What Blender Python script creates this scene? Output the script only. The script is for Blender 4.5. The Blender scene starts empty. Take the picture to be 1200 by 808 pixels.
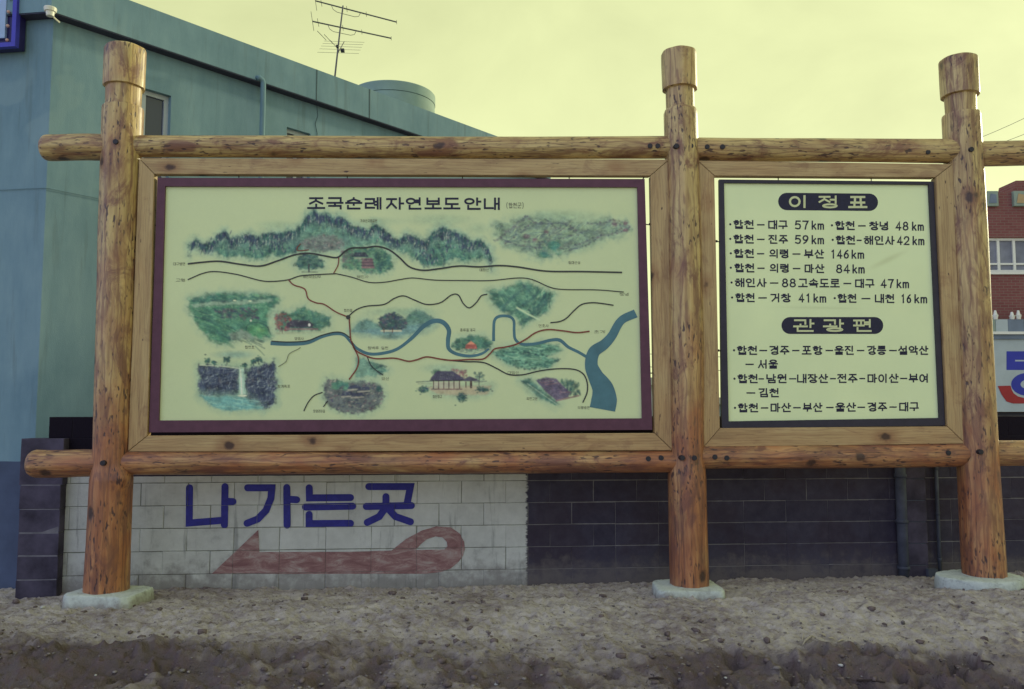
import bpy, bmesh, math, random
import numpy as np
from math import sin, cos, tan, atan, radians, pi, sqrt, hypot
random.seed(7)
sc = bpy.context.scene
COL = sc.collection

# ------------------------------------------------------------ camera, sky, sun, exposure
F = 960.0                                    # focal length in pixels of a 1200 px wide frame
PITCH = atan(73.0 / F)
EYE = 1.6
cam_d = bpy.data.cameras.new('camera')
cam_d.sensor_width = 36.0
cam_d.lens = 36.0 * F / 1200.0
cam_d.clip_start = 0.05
cam_d.clip_end = 2000.0
cam = bpy.data.objects.new('camera', cam_d)
COL.objects.link(cam)
cam.location = (0, 0, EYE)
cam.rotation_euler = (pi / 2 + PITCH, 0, 0)
sc.camera = cam

SUN_AZ = radians(50)                         # to the right of straight ahead
SUN_EL = radians(15)
sdir = (sin(SUN_AZ) * cos(SUN_EL), cos(SUN_AZ) * cos(SUN_EL), sin(SUN_EL))
w = bpy.data.worlds.new('World')
sc.world = w
w.use_nodes = True
nt = w.node_tree
nt.nodes.clear()
L = nt.links.new
def N(tree, typ, **kw):
    n = tree.nodes.new(typ)
    for k, v in kw.items():
        setattr(n, k, v)
    return n
out = N(nt, 'ShaderNodeOutputWorld')
bg = N(nt, 'ShaderNodeBackground')
bg.inputs['Strength'].default_value = 0.1
sky = N(nt, 'ShaderNodeTexSky', sky_type='NISHITA')
sky.sun_disc = False
sky.sun_elevation = SUN_EL
sky.sun_rotation = SUN_AZ
tc = N(nt, 'ShaderNodeTexCoord')
nrm = N(nt, 'ShaderNodeVectorMath', operation='NORMALIZE')
L(tc.outputs['Generated'], nrm.inputs[0])
dot = N(nt, 'ShaderNodeVectorMath', operation='DOT_PRODUCT')
L(nrm.outputs[0], dot.inputs[0])
dot.inputs[1].default_value = (sin(SUN_AZ), cos(SUN_AZ), 0.0)
mr = N(nt, 'ShaderNodeMapRange', interpolation_type='SMOOTHSTEP')
mr.inputs['From Min'].default_value = -0.75
mr.inputs['From Max'].default_value = 0.15
L(dot.outputs['Value'], mr.inputs['Value'])
mixc = N(nt, 'ShaderNodeMix', data_type='RGBA')
L(mr.outputs[0], mixc.inputs['Factor'])
mixc.inputs['A'].default_value = (8.8, 9.9, 14.0, 1)       # cloud away from the sun: cool grey
mixc.inputs['B'].default_value = (7.9, 8.4, 4.25, 1)      # cloud on the sun's side: pale yellow
# soft streaky cloud
mp = N(nt, 'ShaderNodeMapping')
mp.inputs['Scale'].default_value = (1.6, 1.6, 2.4)
mp.inputs['Rotation'].default_value = (0.15, -0.2, 0)
L(nrm.outputs[0], mp.inputs['Vector'])
cn = N(nt, 'ShaderNodeTexNoise')
cn.inputs['Scale'].default_value = 2.6
cn.inputs['Detail'].default_value = 7
cn.inputs['Roughness'].default_value = 0.55
cn.inputs['Distortion'].default_value = 0.4
L(mp.outputs[0], cn.inputs['Vector'])
cr = N(nt, 'ShaderNodeMapRange')
cr.inputs['From Min'].default_value = 0.3
cr.inputs['From Max'].default_value = 0.7
cr.inputs['To Min'].default_value = 0.90
cr.inputs['To Max'].default_value = 1.09
L(cn.outputs['Fac'], cr.inputs['Value'])
# a little brighter toward the sun's side and the horizon
br = N(nt, 'ShaderNodeMapRange')
br.inputs['From Min'].default_value = -0.2
br.inputs['From Max'].default_value = 0.95
br.inputs['To Min'].default_value = 0.92
br.inputs['To Max'].default_value = 1.13
L(dot.outputs['Value'], br.inputs['Value'])
sx = N(nt, 'ShaderNodeSeparateXYZ')
L(nrm.outputs[0], sx.inputs[0])
hz = N(nt, 'ShaderNodeMapRange')
hz.inputs['From Min'].default_value = 0.0
hz.inputs['From Max'].default_value = 0.6
hz.inputs['To Min'].default_value = 1.17
hz.inputs['To Max'].default_value = 0.92
L(sx.outputs['Z'], hz.inputs['Value'])
m1 = N(nt, 'ShaderNodeMath', operation='MULTIPLY')
L(cr.outputs[0], m1.inputs[0]); L(br.outputs[0], m1.inputs[1])
m2 = N(nt, 'ShaderNodeMath', operation='MULTIPLY')
L(m1.outputs[0], m2.inputs[0]); L(hz.outputs[0], m2.inputs[1])
vs = N(nt, 'ShaderNodeVectorMath', operation='SCALE')
L(mixc.outputs['Result'], vs.inputs[0]); L(m2.outputs[0], vs.inputs['Scale'])
mx2 = N(nt, 'ShaderNodeMix', data_type='RGBA')
mx2.inputs['Factor'].default_value = 0.93                 # the cloud covers nearly all of the clear sky
L(sky.outputs[0], mx2.inputs['A']); L(vs.outputs[0], mx2.inputs['B'])
L(mx2.outputs['Result'], bg.inputs['Color'])
L(bg.outputs[0], out.inputs[0])

sl = bpy.data.lights.new('sun', 'SUN')
sl.energy = 3.0
sl.angle = radians(3)
sl.color = (1.0, 0.93, 0.62)
so = bpy.data.objects.new('sun', sl)
COL.objects.link(so)
from mathutils import Vector, Matrix
so.rotation_euler = Vector(sdir).to_track_quat('Z', 'Y').to_euler()
so.location = (30, 30, 20)

vset = sc.view_settings
vset.view_transform = 'Standard'
vset.look = 'None'
vset.exposure = 0.0
vset.gamma = 1.0
vset.use_curve_mapping = False

# ------------------------------------------------------------ geometry helpers
CP, SP_ = cos(PITCH), sin(PITCH)
def ray(x, y):
    u = (np.asarray(x, float) - 600.0) / F
    v = (404.0 - np.asarray(y, float)) / F
    return u, CP - v * SP_, SP_ + v * CP

class Plane:
    """vertical plane through origin o (x,y) running along unit e; +d is toward the camera"""
    def __init__(s, o, e):
        n = hypot(*e)
        s.o = o; s.e = (e[0] / n, e[1] / n); s.n = (s.e[1], -s.e[0])
    def hit(s, x, y, d=0.0):
        rx, ry, rz = ray(x, y)
        den = rx * s.n[0] + ry * s.n[1]
        t = (d + s.o[0] * s.n[0] + s.o[1] * s.n[1]) / den
        return rx * t, ry * t, EYE + rz * t
    def sz(s, x, y, d=0.0):
        X, Y, Z = s.hit(x, y, d)
        return (X - s.o[0]) * s.e[0] + (Y - s.o[1]) * s.e[1], Z
    def w(s, a, z, d=0.0):
        return (s.o[0] + a * s.e[0] + d * s.n[0], s.o[1] + a * s.e[1] + d * s.n[1], z)

def through(x1, Y1, x2, Y2):
    """vertical plane whose points seen at image columns x1,x2 (at eye height) lie at depths Y1,Y2"""
    a = ((x1 - 600) / F * Y1, Y1); b = ((x2 - 600) / F * Y2, Y2)
    return Plane(a, (b[0] - a[0], b[1] - a[1]))

SG = through(136, 6.60, 1140, 6.92)          # the sign
WL = through(60, 7.15, 1180, 7.81)           # the block wall's face

def smooth_obj(o, on=True):
    o.data.polygons.foreach_set('use_smooth', [on] * len(o.data.polygons))

def link(name, me, mat, parent=None, label=None):
    o = bpy.data.objects.new(name, me)
    COL.objects.link(o)
    if mat is not None and len(me.materials) == 0:
        me.materials.append(mat)
    if parent is not None:
        o.parent = parent
        r = root_loc(parent)
        o.location = (-r[0], -r[1], -r[2])
    if label:
        o['label'] = label
    return o
def root_loc(p):
    v = Vector((0, 0, 0))
    while p is not None:
        v = v + Vector(p.location); p = p.parent
    return v
def mesh(name, verts, faces, mat, parent=None, label=None, smooth=False, bevel=0):
    """verts in world coordinates"""
    me = bpy.data.meshes.new(name)
    me.from_pydata([tuple(map(float, v)) for v in verts], [], faces)
    bm = bmesh.new(); bm.from_mesh(me)
    bmesh.ops.recalc_face_normals(bm, faces=bm.faces)
    if bevel:
        bmesh.ops.bevel(bm, geom=[e for e in bm.edges if len(e.link_faces) == 2 and e.calc_face_angle(0) > 0.6], offset=bevel, segments=2, affect='EDGES', profile=0.6)
    bm.to_mesh(me); bm.free()
    o = link(name, me, mat, parent, label)
    if smooth:
        smooth_obj(o)
    return o
def thing(name, label, cat, loc=(0, 0, 0), group=None, kind=None):
    o = bpy.data.objects.new(name, None)
    o.empty_display_size = 0.2
    COL.objects.link(o)
    o.location = loc
    o['label'] = label; o['category'] = cat
    if group: o['group'] = group
    if kind: o['kind'] = kind
    return o
def tag(o, label, cat, group=None, kind=None):
    o['label'] = label; o['category'] = cat
    if group: o['group'] = group
    if kind: o['kind'] = kind
    return o

class MB:
    def __init__(s): s.v = []; s.f = []
    def add(s, verts, faces):
        n = len(s.v); s.v += list(verts); s.f += [tuple(i + n for i in f) for f in faces]
    def box(s, pl, a0, a1, z0, z1, d0, d1):
        P = [pl.w(a, z, d) for d in (d0, d1) for z in (z0, z1) for a in (a0, a1)]
        s.add(P, [(0, 1, 3, 2), (4, 6, 7, 5), (0, 4, 5, 1), (2, 3, 7, 6), (0, 2, 6, 4), (1, 5, 7, 3)])
        return s
    def prism(s, front, back):
        n = len(front)
        s.add(list(front) + list(back), [tuple(range(n)), tuple(range(2 * n - 1, n - 1, -1))] + [(i, i + n, (i + 1) % n + n, (i + 1) % n) for i in range(n)])
        return s
    def tube(s, pts, r, n=8, caps=True):
        pts = [Vector(p) for p in pts]
        rs = r if isinstance(r, (list, tuple)) else [r] * len(pts)
        base = len(s.v); ref = None
        for i, p in enumerate(pts):
            t = (pts[min(i + 1, len(pts) - 1)] - pts[max(i - 1, 0)]).normalized()
            if ref is None:
                ref = t.cross(Vector((0.13, 0.31, 0.94)))
                if ref.length < 0.1: ref = t.cross(Vector((1, 0, 0)))
            a = (ref - t * ref.dot(t)).normalized(); ref = a
            b = t.cross(a)
            for k in range(n):
                q = p + (a * cos(2 * pi * k / n) + b * sin(2 * pi * k / n)) * rs[i]
                s.v.append(tuple(q))
        for i in range(len(pts) - 1):
            for k in range(n):
                s.f.append((base + i * n + k, base + i * n + (k + 1) % n, base + (i + 1) * n + (k + 1) % n, base + (i + 1) * n + k))
        if caps:
            s.f.append(tuple(base + k for k in range(n - 1, -1, -1)))
            s.f.append(tuple(base + (len(pts) - 1) * n + k for k in range(n)))
        return s
    def obj(s, name, mat, parent=None, label=None, smooth=False, bevel=0):
        return mesh(name, s.v, s.f, mat, parent, label, smooth, bevel)

def vhash(ix, iy, seed):
    h = (ix.astype(np.int64) * 374761393 + iy.astype(np.int64) * 668265263 + seed * 1442695041) & 0xffffffff
    h = ((h ^ (h >> 13)) * 1274126177) & 0xffffffff
    h = h ^ (h >> 16)
    return (h & 0xffffff) / float(0xffffff)
def vnoise(x, y, seed=0):
    x = np.asarray(x, float); y = np.asarray(y, float)
    ix = np.floor(x); iy = np.floor(y)
    fx = x - ix; fy = y - iy
    fx = fx * fx * (3 - 2 * fx); fy = fy * fy * (3 - 2 * fy)
    a = vhash(ix, iy, seed); b = vhash(ix + 1, iy, seed); c = vhash(ix, iy + 1, seed); d = vhash(ix + 1, iy + 1, seed)
    return (a * (1 - fx) + b * fx) * (1 - fy) + (c * (1 - fx) + d * fx) * fy
def fbm(x, y, octv=4, seed=0, gain=0.5):
    t = 0; a = 1; s = 0
    for i in range(octv):
        t = t + a * vnoise(x * 2 ** i + 17.3 * i, y * 2 ** i - 9.1 * i, seed + i); s += a; a *= gain
    return t / s
def sstep(a, b, x):
    t = np.clip((x - a) / (b - a), 0, 1)
    return t * t * (3 - 2 * t)

# ------------------------------------------------------------ materials
def newmat(name, rough=0.8, spec=0.3):
    m = bpy.data.materials.new(name)
    m.use_nodes = True
    b = m.node_tree.nodes['Principled BSDF']
    b.inputs['Roughness'].default_value = rough
    b.inputs['Specular IOR Level'].default_value = spec
    return m, m.node_tree, b
def ramp(t, fac, stops):
    r = N(t, 'ShaderNodeValToRGB')
    el = r.color_ramp.elements
    while len(el) < len(stops): el.new(0.5)
    for e, (p, c) in zip(el, stops):
        e.position = p; e.color = (*c, 1) if len(c) == 3 else c
    t.links.new(fac, r.inputs[0])
    return r.outputs[0]
def noise(t, vec, scale, detail=4, rough=0.55, dist=0.0):
    n = N(t, 'ShaderNodeTexNoise')
    n.inputs['Scale'].default_value = scale; n.inputs['Detail'].default_value = detail
    n.inputs['Roughness'].default_value = rough; n.inputs['Distortion'].default_value = dist
    if vec is not None: t.links.new(vec, n.inputs['Vector'])
    return n.outputs['Fac']
def mapping(t, vec, scale=(1, 1, 1), loc=(0, 0, 0)):
    m = N(t, 'ShaderNodeMapping')
    m.inputs['Scale'].default_value = scale; m.inputs['Location'].default_value = loc
    t.links.new(vec, m.inputs['Vector'])
    return m.outputs[0]
def mix(t, fac, a, b, blend='MIX'):
    m = N(t, 'ShaderNodeMix', data_type='RGBA', blend_type=blend)
    for s_, v in (('Factor', fac), ('A', a), ('B', b)):
        if isinstance(v, (int, float)): m.inputs[s_].default_value = v
        elif isinstance(v, tuple): m.inputs[s_].default_value = (*v, 1) if len(v) == 3 else v
        else: t.links.new(v, m.inputs[s_])
    return m.outputs['Result']
def maprange(t, v, a, b, c=0.0, d=1.0, smooth=False):
    m = N(t, 'ShaderNodeMapRange')
    if smooth: m.interpolation_type = 'SMOOTHSTEP'
    m.inputs['From Min'].default_value = a; m.inputs['From Max'].default_value = b
    m.inputs['To Min'].default_value = c; m.inputs['To Max'].default_value = d
    t.links.new(v, m.inputs['Value'])
    return m.outputs[0]
def math_(t, op, a, b=None):
    m = N(t, 'ShaderNodeMath', operation=op)
    for i, v in enumerate((a, b)):
        if v is None: continue
        if isinstance(v, (int, float)): m.inputs[i].default_value = v
        else: t.links.new(v, m.inputs[i])
    return m.outputs[0]
def bump(t, b, h, strength=0.3, dist=0.01):
    n = N(t, 'ShaderNodeBump')
    n.inputs['Strength'].default_value = strength; n.inputs['Distance'].default_value = dist
    t.links.new(h, n.inputs['Height'])
    t.links.new(n.outputs[0], b.inputs['Normal'])
def pos(t): return N(t, 'ShaderNodeNewGeometry').outputs['Position']
def objco(t): return N(t, 'ShaderNodeTexCoord').outputs['Object']

def simple(name, col, var=0.12, scale=6, rough=0.7, bumps=0.15, spec=0.3, bscale=60, metal=0.0):
    m, t, b = newmat(name, rough, spec)
    p = pos(t)
    n1 = noise(t, p, scale, 5, 0.6)
    c0 = tuple(c * (1 - var) for c in col); c1 = tuple(min(1, c * (1 + var)) for c in col)
    t.links.new(ramp(t, n1, [(0.3, c0), (0.7, c1)]), b.inputs['Base Color'])
    b.inputs['Metallic'].default_value = metal
    if bumps: bump(t, b, noise(t, p, bscale, 3), bumps, 0.004)
    return m

def wood(name, log=True, hue=1.0):
    """grain runs along the object's local Z"""
    m, t, b = newmat(name, 0.5, 0.35)
    if log:
        b.inputs['Coat Weight'].default_value = 0.35; b.inputs['Coat Roughness'].default_value = 0.35
    o = objco(t)
    oi = N(t, 'ShaderNodeObjectInfo')
    add = N(t, 'ShaderNodeVectorMath', operation='ADD')
    sc_ = N(t, 'ShaderNodeVectorMath', operation='SCALE')
    cx = N(t, 'ShaderNodeCombineXYZ')
    for i in range(3): t.links.new(oi.outputs['Random'], cx.inputs[i])
    t.links.new(cx.outputs[0], sc_.inputs[0]); sc_.inputs['Scale'].default_value = 37.0
    t.links.new(o, add.inputs[0]); t.links.new(sc_.outputs[0], add.inputs[1])
    v = add.outputs[0]
    grain = noise(t, mapping(t, v, (9, 9, 0.9)), 2.2, 7, 0.6, 0.6)
    blot = noise(t, mapping(t, v, (1, 1, 0.5)), 3.2, 4, 0.6, 0.5)
    z = N(t, 'ShaderNodeSeparateXYZ'); t.links.new(pos(t), z.inputs[0])
    # varnish rich low down, bleached higher up; yellow light veil also painted in
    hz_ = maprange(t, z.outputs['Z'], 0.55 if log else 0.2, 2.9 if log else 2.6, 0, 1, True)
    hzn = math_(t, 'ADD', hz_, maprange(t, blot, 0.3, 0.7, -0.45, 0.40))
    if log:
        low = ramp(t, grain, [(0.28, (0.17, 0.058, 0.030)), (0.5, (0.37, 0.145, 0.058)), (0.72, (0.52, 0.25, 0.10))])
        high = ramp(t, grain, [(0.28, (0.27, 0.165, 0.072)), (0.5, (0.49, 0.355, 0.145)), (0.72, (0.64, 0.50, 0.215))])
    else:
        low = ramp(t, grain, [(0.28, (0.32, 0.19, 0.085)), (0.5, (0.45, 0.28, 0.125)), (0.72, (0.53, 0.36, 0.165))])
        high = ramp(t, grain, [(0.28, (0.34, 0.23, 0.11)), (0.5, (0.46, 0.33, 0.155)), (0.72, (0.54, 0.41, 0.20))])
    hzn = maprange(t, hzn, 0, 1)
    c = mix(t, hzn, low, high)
    # broad reddish stains
    st = maprange(t, noise(t, mapping(t, v, (2.2, 2.2, 1.0), (5, 3, 1)), 2.4, 6, 0.68, 1.0), 0.47 if log else 0.54, 0.66, 0, 0.85 if log else 0.35, True)
    c = mix(t, st, c, (0.175, 0.068, 0.048))
    # short dark bark flecks along the grain
    f1 = noise(t, mapping(t, v, (26, 26, 8.0), (1, 7, 2)), 1.9, 1.5, 0.5, 0.1)
    # drying cracks
    ck = noise(t, mapping(t, v, (9, 9, 0.28), (3, 8, 4)), 2.6, 2, 0.5, 0.2)
    ckl = maprange(t, math_(t, 'ABSOLUTE', math_(t, 'SUBTRACT', ck, 0.5)), 0.0, 0.009, 0.75 if log else 0.25, 0, True)
    ckm = maprange(t, noise(t, v, 1.1, 2), 0.46, 0.56, 0, 1, True)
    ckl = math_(t, 'MULTIPLY', ckl, ckm)
    c = mix(t, ckl, c, (0.06, 0.028, 0.024))
    # wavy darker growth lines
    wv = N(t, 'ShaderNodeTexWave', wave_type='BANDS', bands_direction='X')
    wv.inputs['Scale'].default_value = 9.0 if log else 14.0; wv.inputs['Distortion'].default_value = 9.0
    wv.inputs['Detail'].default_value = 3; wv.inputs['Detail Scale'].default_value = 1.3
    t.links.new(mapping(t, v, (1, 1, 0.16)), wv.inputs['Vector'])
    c = mix(t, maprange(t, wv.outputs['Fac'], 0.0, 0.35, 0.5 if log else 0.22, 0, True), c, (0.15, 0.06, 0.04))
    fl = maprange(t, f1, 0.585 if log else 0.70, 0.68 if log else 0.78, 0, 0.88, True)
    patch = maprange(t, noise(t, v, 2.3, 3), 0.40, 0.56, 0.06, 1, True)
    fl = math_(t, 'MULTIPLY', fl, patch)
    c = mix(t, fl, c, (0.045, 0.022, 0.026))
    # knots
    vo = N(t, 'ShaderNodeTexVoronoi', feature='F1'); vo.inputs['Scale'].default_value = 1.0
    vo.inputs['Randomness'].default_value = 1.0
    dn = noise(t, v, 14, 2)
    mpv = mapping(t, v, (3.4, 3.4, 2.3))
    t.links.new(mpv, vo.inputs['Vector'])
    kd = math_(t, 'ADD', vo.outputs['Distance'], maprange(t, dn, 0.2, 0.8, -0.05, 0.05))
    kn = maprange(t, kd, 0.07, 0.15, 0.9, 0, True)
    halo = maprange(t, kd, 0.10, 0.36, 0.5, 0, True)
    c = mix(t, halo, c, (0.24, 0.10, 0.045))
    c = mix(t, kn, c, (0.045, 0.022, 0.018))
    t.links.new(c, b.inputs['Base Color'])
    h = math_(t, 'SUBTRACT', math_(t, 'MULTIPLY', grain, 0.7), math_(t, 'MULTIPLY', fl, 0.35))
    h = math_(t, 'SUBTRACT', h, math_(t, 'MULTIPLY', kn, 0.3))
    h = math_(t, 'SUBTRACT', h, math_(t, 'MULTIPLY', ckl, 0.5))
    bump(t, b, h, 0.55 if log else 0.25, 0.02 if log else 0.008)
    return m
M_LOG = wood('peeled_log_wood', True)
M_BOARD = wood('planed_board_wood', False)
M_BOLT = simple('rusty_dark_bolt', (0.02, 0.018, 0.025), 0.3, 40, 0.5, 0.1, 0.4)
M_HOOK = simple('dark_wire', (0.012, 0.012, 0.015), 0.2, 30, 0.5, 0)
m, t, b = newmat('pale_concrete', 0.95, 0.1)
p = pos(t); n1 = noise(t, p, 6, 6, 0.7); n2 = noise(t, p, 45, 4, 0.7)
c = ramp(t, math_(t, 'ADD', math_(t, 'MULTIPLY', n1, .6), math_(t, 'MULTIPLY', n2, .4)), [(0.34, (0.30, 0.32, 0.29)), (0.48, (0.50, 0.55, 0.50)), (0.7, (0.62, 0.67, 0.60))])
gm = N(t, 'ShaderNodeNewGeometry'); sg_ = N(t, 'ShaderNodeSeparateXYZ'); t.links.new(gm.outputs['Position'], sg_.inputs[0])
soil = maprange(t, math_(t, 'ADD', sg_.outputs['Z'], maprange(t, n1, .3, .7, -.06, .06)), 0.06, 0.15, 0.7, 0, True)
c = mix(t, soil, c, (0.27, 0.235, 0.21))
t.links.new(c, b.inputs['Base Color']); bump(t, b, math_(t, 'ADD', n1, n2), 0.9, 0.006)
M_CONC = m
M_PURPLE = simple('purple_brown_paint', (0.108, 0.042, 0.068), 0.15, 12, 0.5, 0.08)
M_NAVY = simple('dark_navy_paint', (0.032, 0.028, 0.045), 0.15, 12, 0.4, 0.08)
M_INK = simple('black_ink', (0.018, 0.018, 0.045), 0.2, 50, 0.5, 0)
M_PALEINK = simple('pale_lettering', (0.62, 0.66, 0.36), 0.06, 50, 0.5, 0)
M_BACK = simple('board_backing', (0.2, 0.18, 0.15), 0.15, 8, 0.7, 0.1)
M_ROUTE_B = simple('route_ink_black', (0.055, 0.06, 0.055), 0.2, 50, 0.55, 0)
M_ROUTE_R = simple('route_ink_brown', (0.24, 0.07, 0.05), 0.25, 50, 0.55, 0)
M_TINY = simple('faded_caption_ink', (0.25, 0.27, 0.17), 0.2, 50, 0.6, 0)
M_RIVER = simple('river_teal_ink', (0.085, 0.20, 0.235), 0.15, 8, 0.5, 0)

# wall paint: white panel between two dark grey stretches, black above
M_PIPE = simple('grey_painted_pipe', (0.075, 0.085, 0.115), 0.25, 9, 0.75, 0.2)
M_PMORT = simple('pale_pier_mortar', (0.17, 0.165, 0.19), .3, 9, .95, .3)
M_PIERB = simple('dark_slate_painted_block', (0.070, 0.062, 0.092), .45, 5, .92, .5, .15, 60)
def wall_mat(name, kind):
    m, t, b = newmat(name, 0.92, 0.15)
    p = pos(t)
    n1 = noise(t, p, 2.2, 6, 0.62); n2 = noise(t, p, 11, 5, 0.65); n3 = noise(t, p, 90, 3)
    sep = N(t, 'ShaderNodeSeparateXYZ'); t.links.new(p, sep.inputs[0])
    dn = N(t, 'ShaderNodeVectorMath', operation='DOT_PRODUCT')
    t.links.new(p, dn.inputs[0]); dn.inputs[1].default_value = (WL.e[0], WL.e[1], 0)
    off = WL.o[0] * WL.e[0] + WL.o[1] * WL.e[1]
    s_ = math_(t, 'SUBTRACT', dn.outputs['Value'], off)
    wob = maprange(t, noise(t, p, 9, 4), 0.3, 0.7, -0.004, 0.004)
    oi = N(t, 'ShaderNodeObjectInfo').outputs['Random']
    sl_, z1 = WL.sz(78, 562); sr_, _ = WL.sz(617, 600); sb, z0 = WL.sz(72, 690)
    # slanted left edge of the white paint
    zz = maprange(t, sep.outputs['Z'], float(z0), float(z1), float(sb), float(sl_))
    a = math_(t, 'GREATER_THAN', math_(t, 'ADD', s_, wob), zz)
    bb = maprange(t, math_(t, 'ADD', s_, maprange(t, noise(t, mapping(t, p, (1, 1, 3)), 14, 5, .7), .3, .7, -.02, .02)), float(sr_) - 0.008, float(sr_) + 0.012, 1, 0)
    zt = math_(t, 'LESS_THAN', math_(t, 'ADD', sep.outputs['Z'], math_(t, 'MULTIPLY', wob, 0.3)), float(z1) + 0.02)
    white = math_(t, 'MULTIPLY', math_(t, 'MULTIPLY', a, bb), zt)
    n_m = math_(t, 'ADD', math_(t, 'MULTIPLY', n1, 0.55), math_(t, 'MULTIPLY', n2, 0.45))
    n_m = math_(t, 'ADD', n_m, maprange(t, oi, 0, 1, -0.05, 0.05))
    if kind == 'block':
        cw = ramp(t, n_m, [(0.25, (0.27, 0.28, 0.27)), (0.40, (0.49, 0.505, 0.475)), (0.7, (0.64, 0.66, 0.62))])
        cd = ramp(t, n_m, [(0.3, (0.036, 0.032, 0.052)), (0.55, (0.068, 0.063, 0.090)), (0.75, (0.11, 0.105, 0.14))])
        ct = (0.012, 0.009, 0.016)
    else:
        cw = ramp(t, n_m, [(0.3, (0.10, 0.10, 0.085)), (0.6, (0.26, 0.28, 0.235))])
        cd = ramp(t, n_m, [(0.3, (0.12, 0.115, 0.125)), (0.6, (0.27, 0.265, 0.26))])
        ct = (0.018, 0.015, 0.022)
    # grime where soil splashes up
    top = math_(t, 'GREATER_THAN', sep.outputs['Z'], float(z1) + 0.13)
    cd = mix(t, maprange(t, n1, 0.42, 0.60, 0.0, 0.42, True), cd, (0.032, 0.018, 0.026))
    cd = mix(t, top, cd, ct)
    c = mix(t, white, cd, cw)
    splash = maprange(t, math_(t, 'ADD', sep.outputs['Z'], maprange(t, n2, 0.2, 0.8, -0.16, 0.16)), 0.02, 0.30, 0.65, 0, True)
    c = mix(t, splash, c, (0.19, 0.17, 0.16))
    drip = maprange(t, noise(t, mapping(t, p, (5, 5, .5), (1, 5, 2)), 2.4, 5, .65, .4), .56, .70, 0, .5, True)
    c = mix(t, math_(t, 'MULTIPLY', drip, white), c, (0.17, 0.18, 0.175))
    t.links.new(c, b.inputs['Base Color'])
    bump(t, b, math_(t, 'ADD', n3, n2), 0.5, 0.006)
    return m
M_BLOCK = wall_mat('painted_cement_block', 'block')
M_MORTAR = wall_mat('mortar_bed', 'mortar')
M_BLUEPAINT = simple('royal_blue_paint', (0.035, 0.035, 0.25), 0.18, 20, 0.7, 0.1)
m, t, b = newmat('faded_red_paint', 0.9, 0.15)
nn = noise(t, mapping(t, pos(t), (1, 1, 3)), 5, 7, 0.75, 0.8)
t.links.new(ramp(t, nn, [(0.33, (0.20, 0.10, 0.105)), (0.48, (0.29, 0.165, 0.16)), (0.58, (0.37, 0.26, 0.245)), (0.68, (0.43, 0.39, 0.35))]), b.inputs['Base Color'])
M_REDPAINT = m

# ------------------------------------------------------------ ground
wx = [0, 60, 120, 200, 330, 400, 560, 700, 800, 900, 1000, 1080, 1200]
wy = [700, 698, 694, 692, 691, 691, 687, 684, 682, 679, 677, 675, 672]
WX, WY, WZ = WL.hit(wx, wy, 0.0)
sxp = [0, 120, 160, 400, 760, 860, 1100, 1200]
syp = [722, 717, 716, 712, 707, 706, 696, 694]
SX, SY, SZ = SG.hit(sxp, syp, 0.42)
def ground_z(x, y):
    """height of the dirt, x,y arrays"""
    yw = WL.o[1] + (x - WL.o[0]) * WL.e[1] / WL.e[0]
    ys = SG.o[1] + (x - SG.o[0]) * SG.e[1] / SG.e[0] - 0.40
    zw = np.interp(x, WX, WZ); zs = np.interp(x, SX, SZ)
    z = np.where(y > ys, zs + (zw - zs) * np.clip((y - ys) / (yw - ys), 0, 1), zs)
    lip = 5.47 + 0.16 * (fbm(x * 1.3, x * 0 + 3.1, 3, 5) - 0.5) * 2
    drop = np.interp(x, [-4, -2.6, -1, 0.5, 1.6, 3.2, 4.5], [0.12, 0.13, 0.10, 0.10, 0.17, 0.20, 0.19])
    z = np.where(y < ys, zs + (0.045 - 0.012 * x - zs) * sstep(0, 1, np.clip((ys - y) / (ys - lip), 0, 1)) ** 1.0, z)
    z = z - drop * sstep(lip + 0.05, lip - 0.55, y)
    z = np.where(y < 4.6, z, z)
    far = sstep(yw + 0.05, yw + 0.6, y)
    z = z * (1 - far) + (-0.02) * far
    return z, yw, ys, lip
def axis(lo, hi, fine0, fine1, step, grow=1.35):
    a = list(np.arange(fine0, fine1 + step / 2, step))
    s = step; v = fine1
    up = []
    while v < hi:
        s *= grow; v += s; up.append(min(v, hi))
    s = step; v = fine0; dn = []
    while v > lo:
        s *= grow; v -= s; dn.append(max(v, lo))
    return np.array(dn[::-1] + a + up)
gx = axis(-300, 300, -4.7, 5.2, 0.0135)
gy = axis(-60, 900, 4.35, 7.9, 0.0115)
GX, GY = np.meshgrid(gx, gy)
gz, yw_, ys_, lip_ = ground_z(GX, GY)
near = sstep(-9, -5.5, GX) * sstep(10, 6, GX) * sstep(2.5, 4.2, GY) * sstep(8.6, 7.9, GY)
lump = (fbm(GX * 1.7, GY * 2.0, 3, 11) - 0.5) * 0.10
mid = (fbm(GX * 5, GY * 6, 4, 23) - 0.5)
bank = sstep(lip_ + 0.22, lip_ - 0.15, GY) * sstep(lip_ - 0.62, lip_ - 0.42, GY)
left_ = sstep(-1.4, -2.2, GX) + sstep(0.7, 1.6, GX)
bankv = bank * (0.35 + 0.65 * np.clip(left_, 0, 1))
clods = np.clip(fbm(GX * 13, GY * 14, 3, 41) - 0.50, 0, 1)
pits = np.clip(fbm(GX * 7 + 3, GY * 9, 3, 43) - 0.55, 0, 1)
foot = np.clip(0.40 - fbm(GX * 3.8, GY * 6.0, 2, 57), 0, 1)
fine = fbm(GX * 26, GY * 30, 3, 71) - 0.5
gz = gz + near * (lump * 0.5 + mid * (0.042 + 0.05 * bankv) + clods * (0.05 + 0.10 * bankv) - pits * (0.05 + 0.45 * bankv) - foot * 0.10 + fine * 0.042)
gz = gz + near * (vnoise(GX * 60, GY * 60, 77) - 0.5) * 0.011
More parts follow.
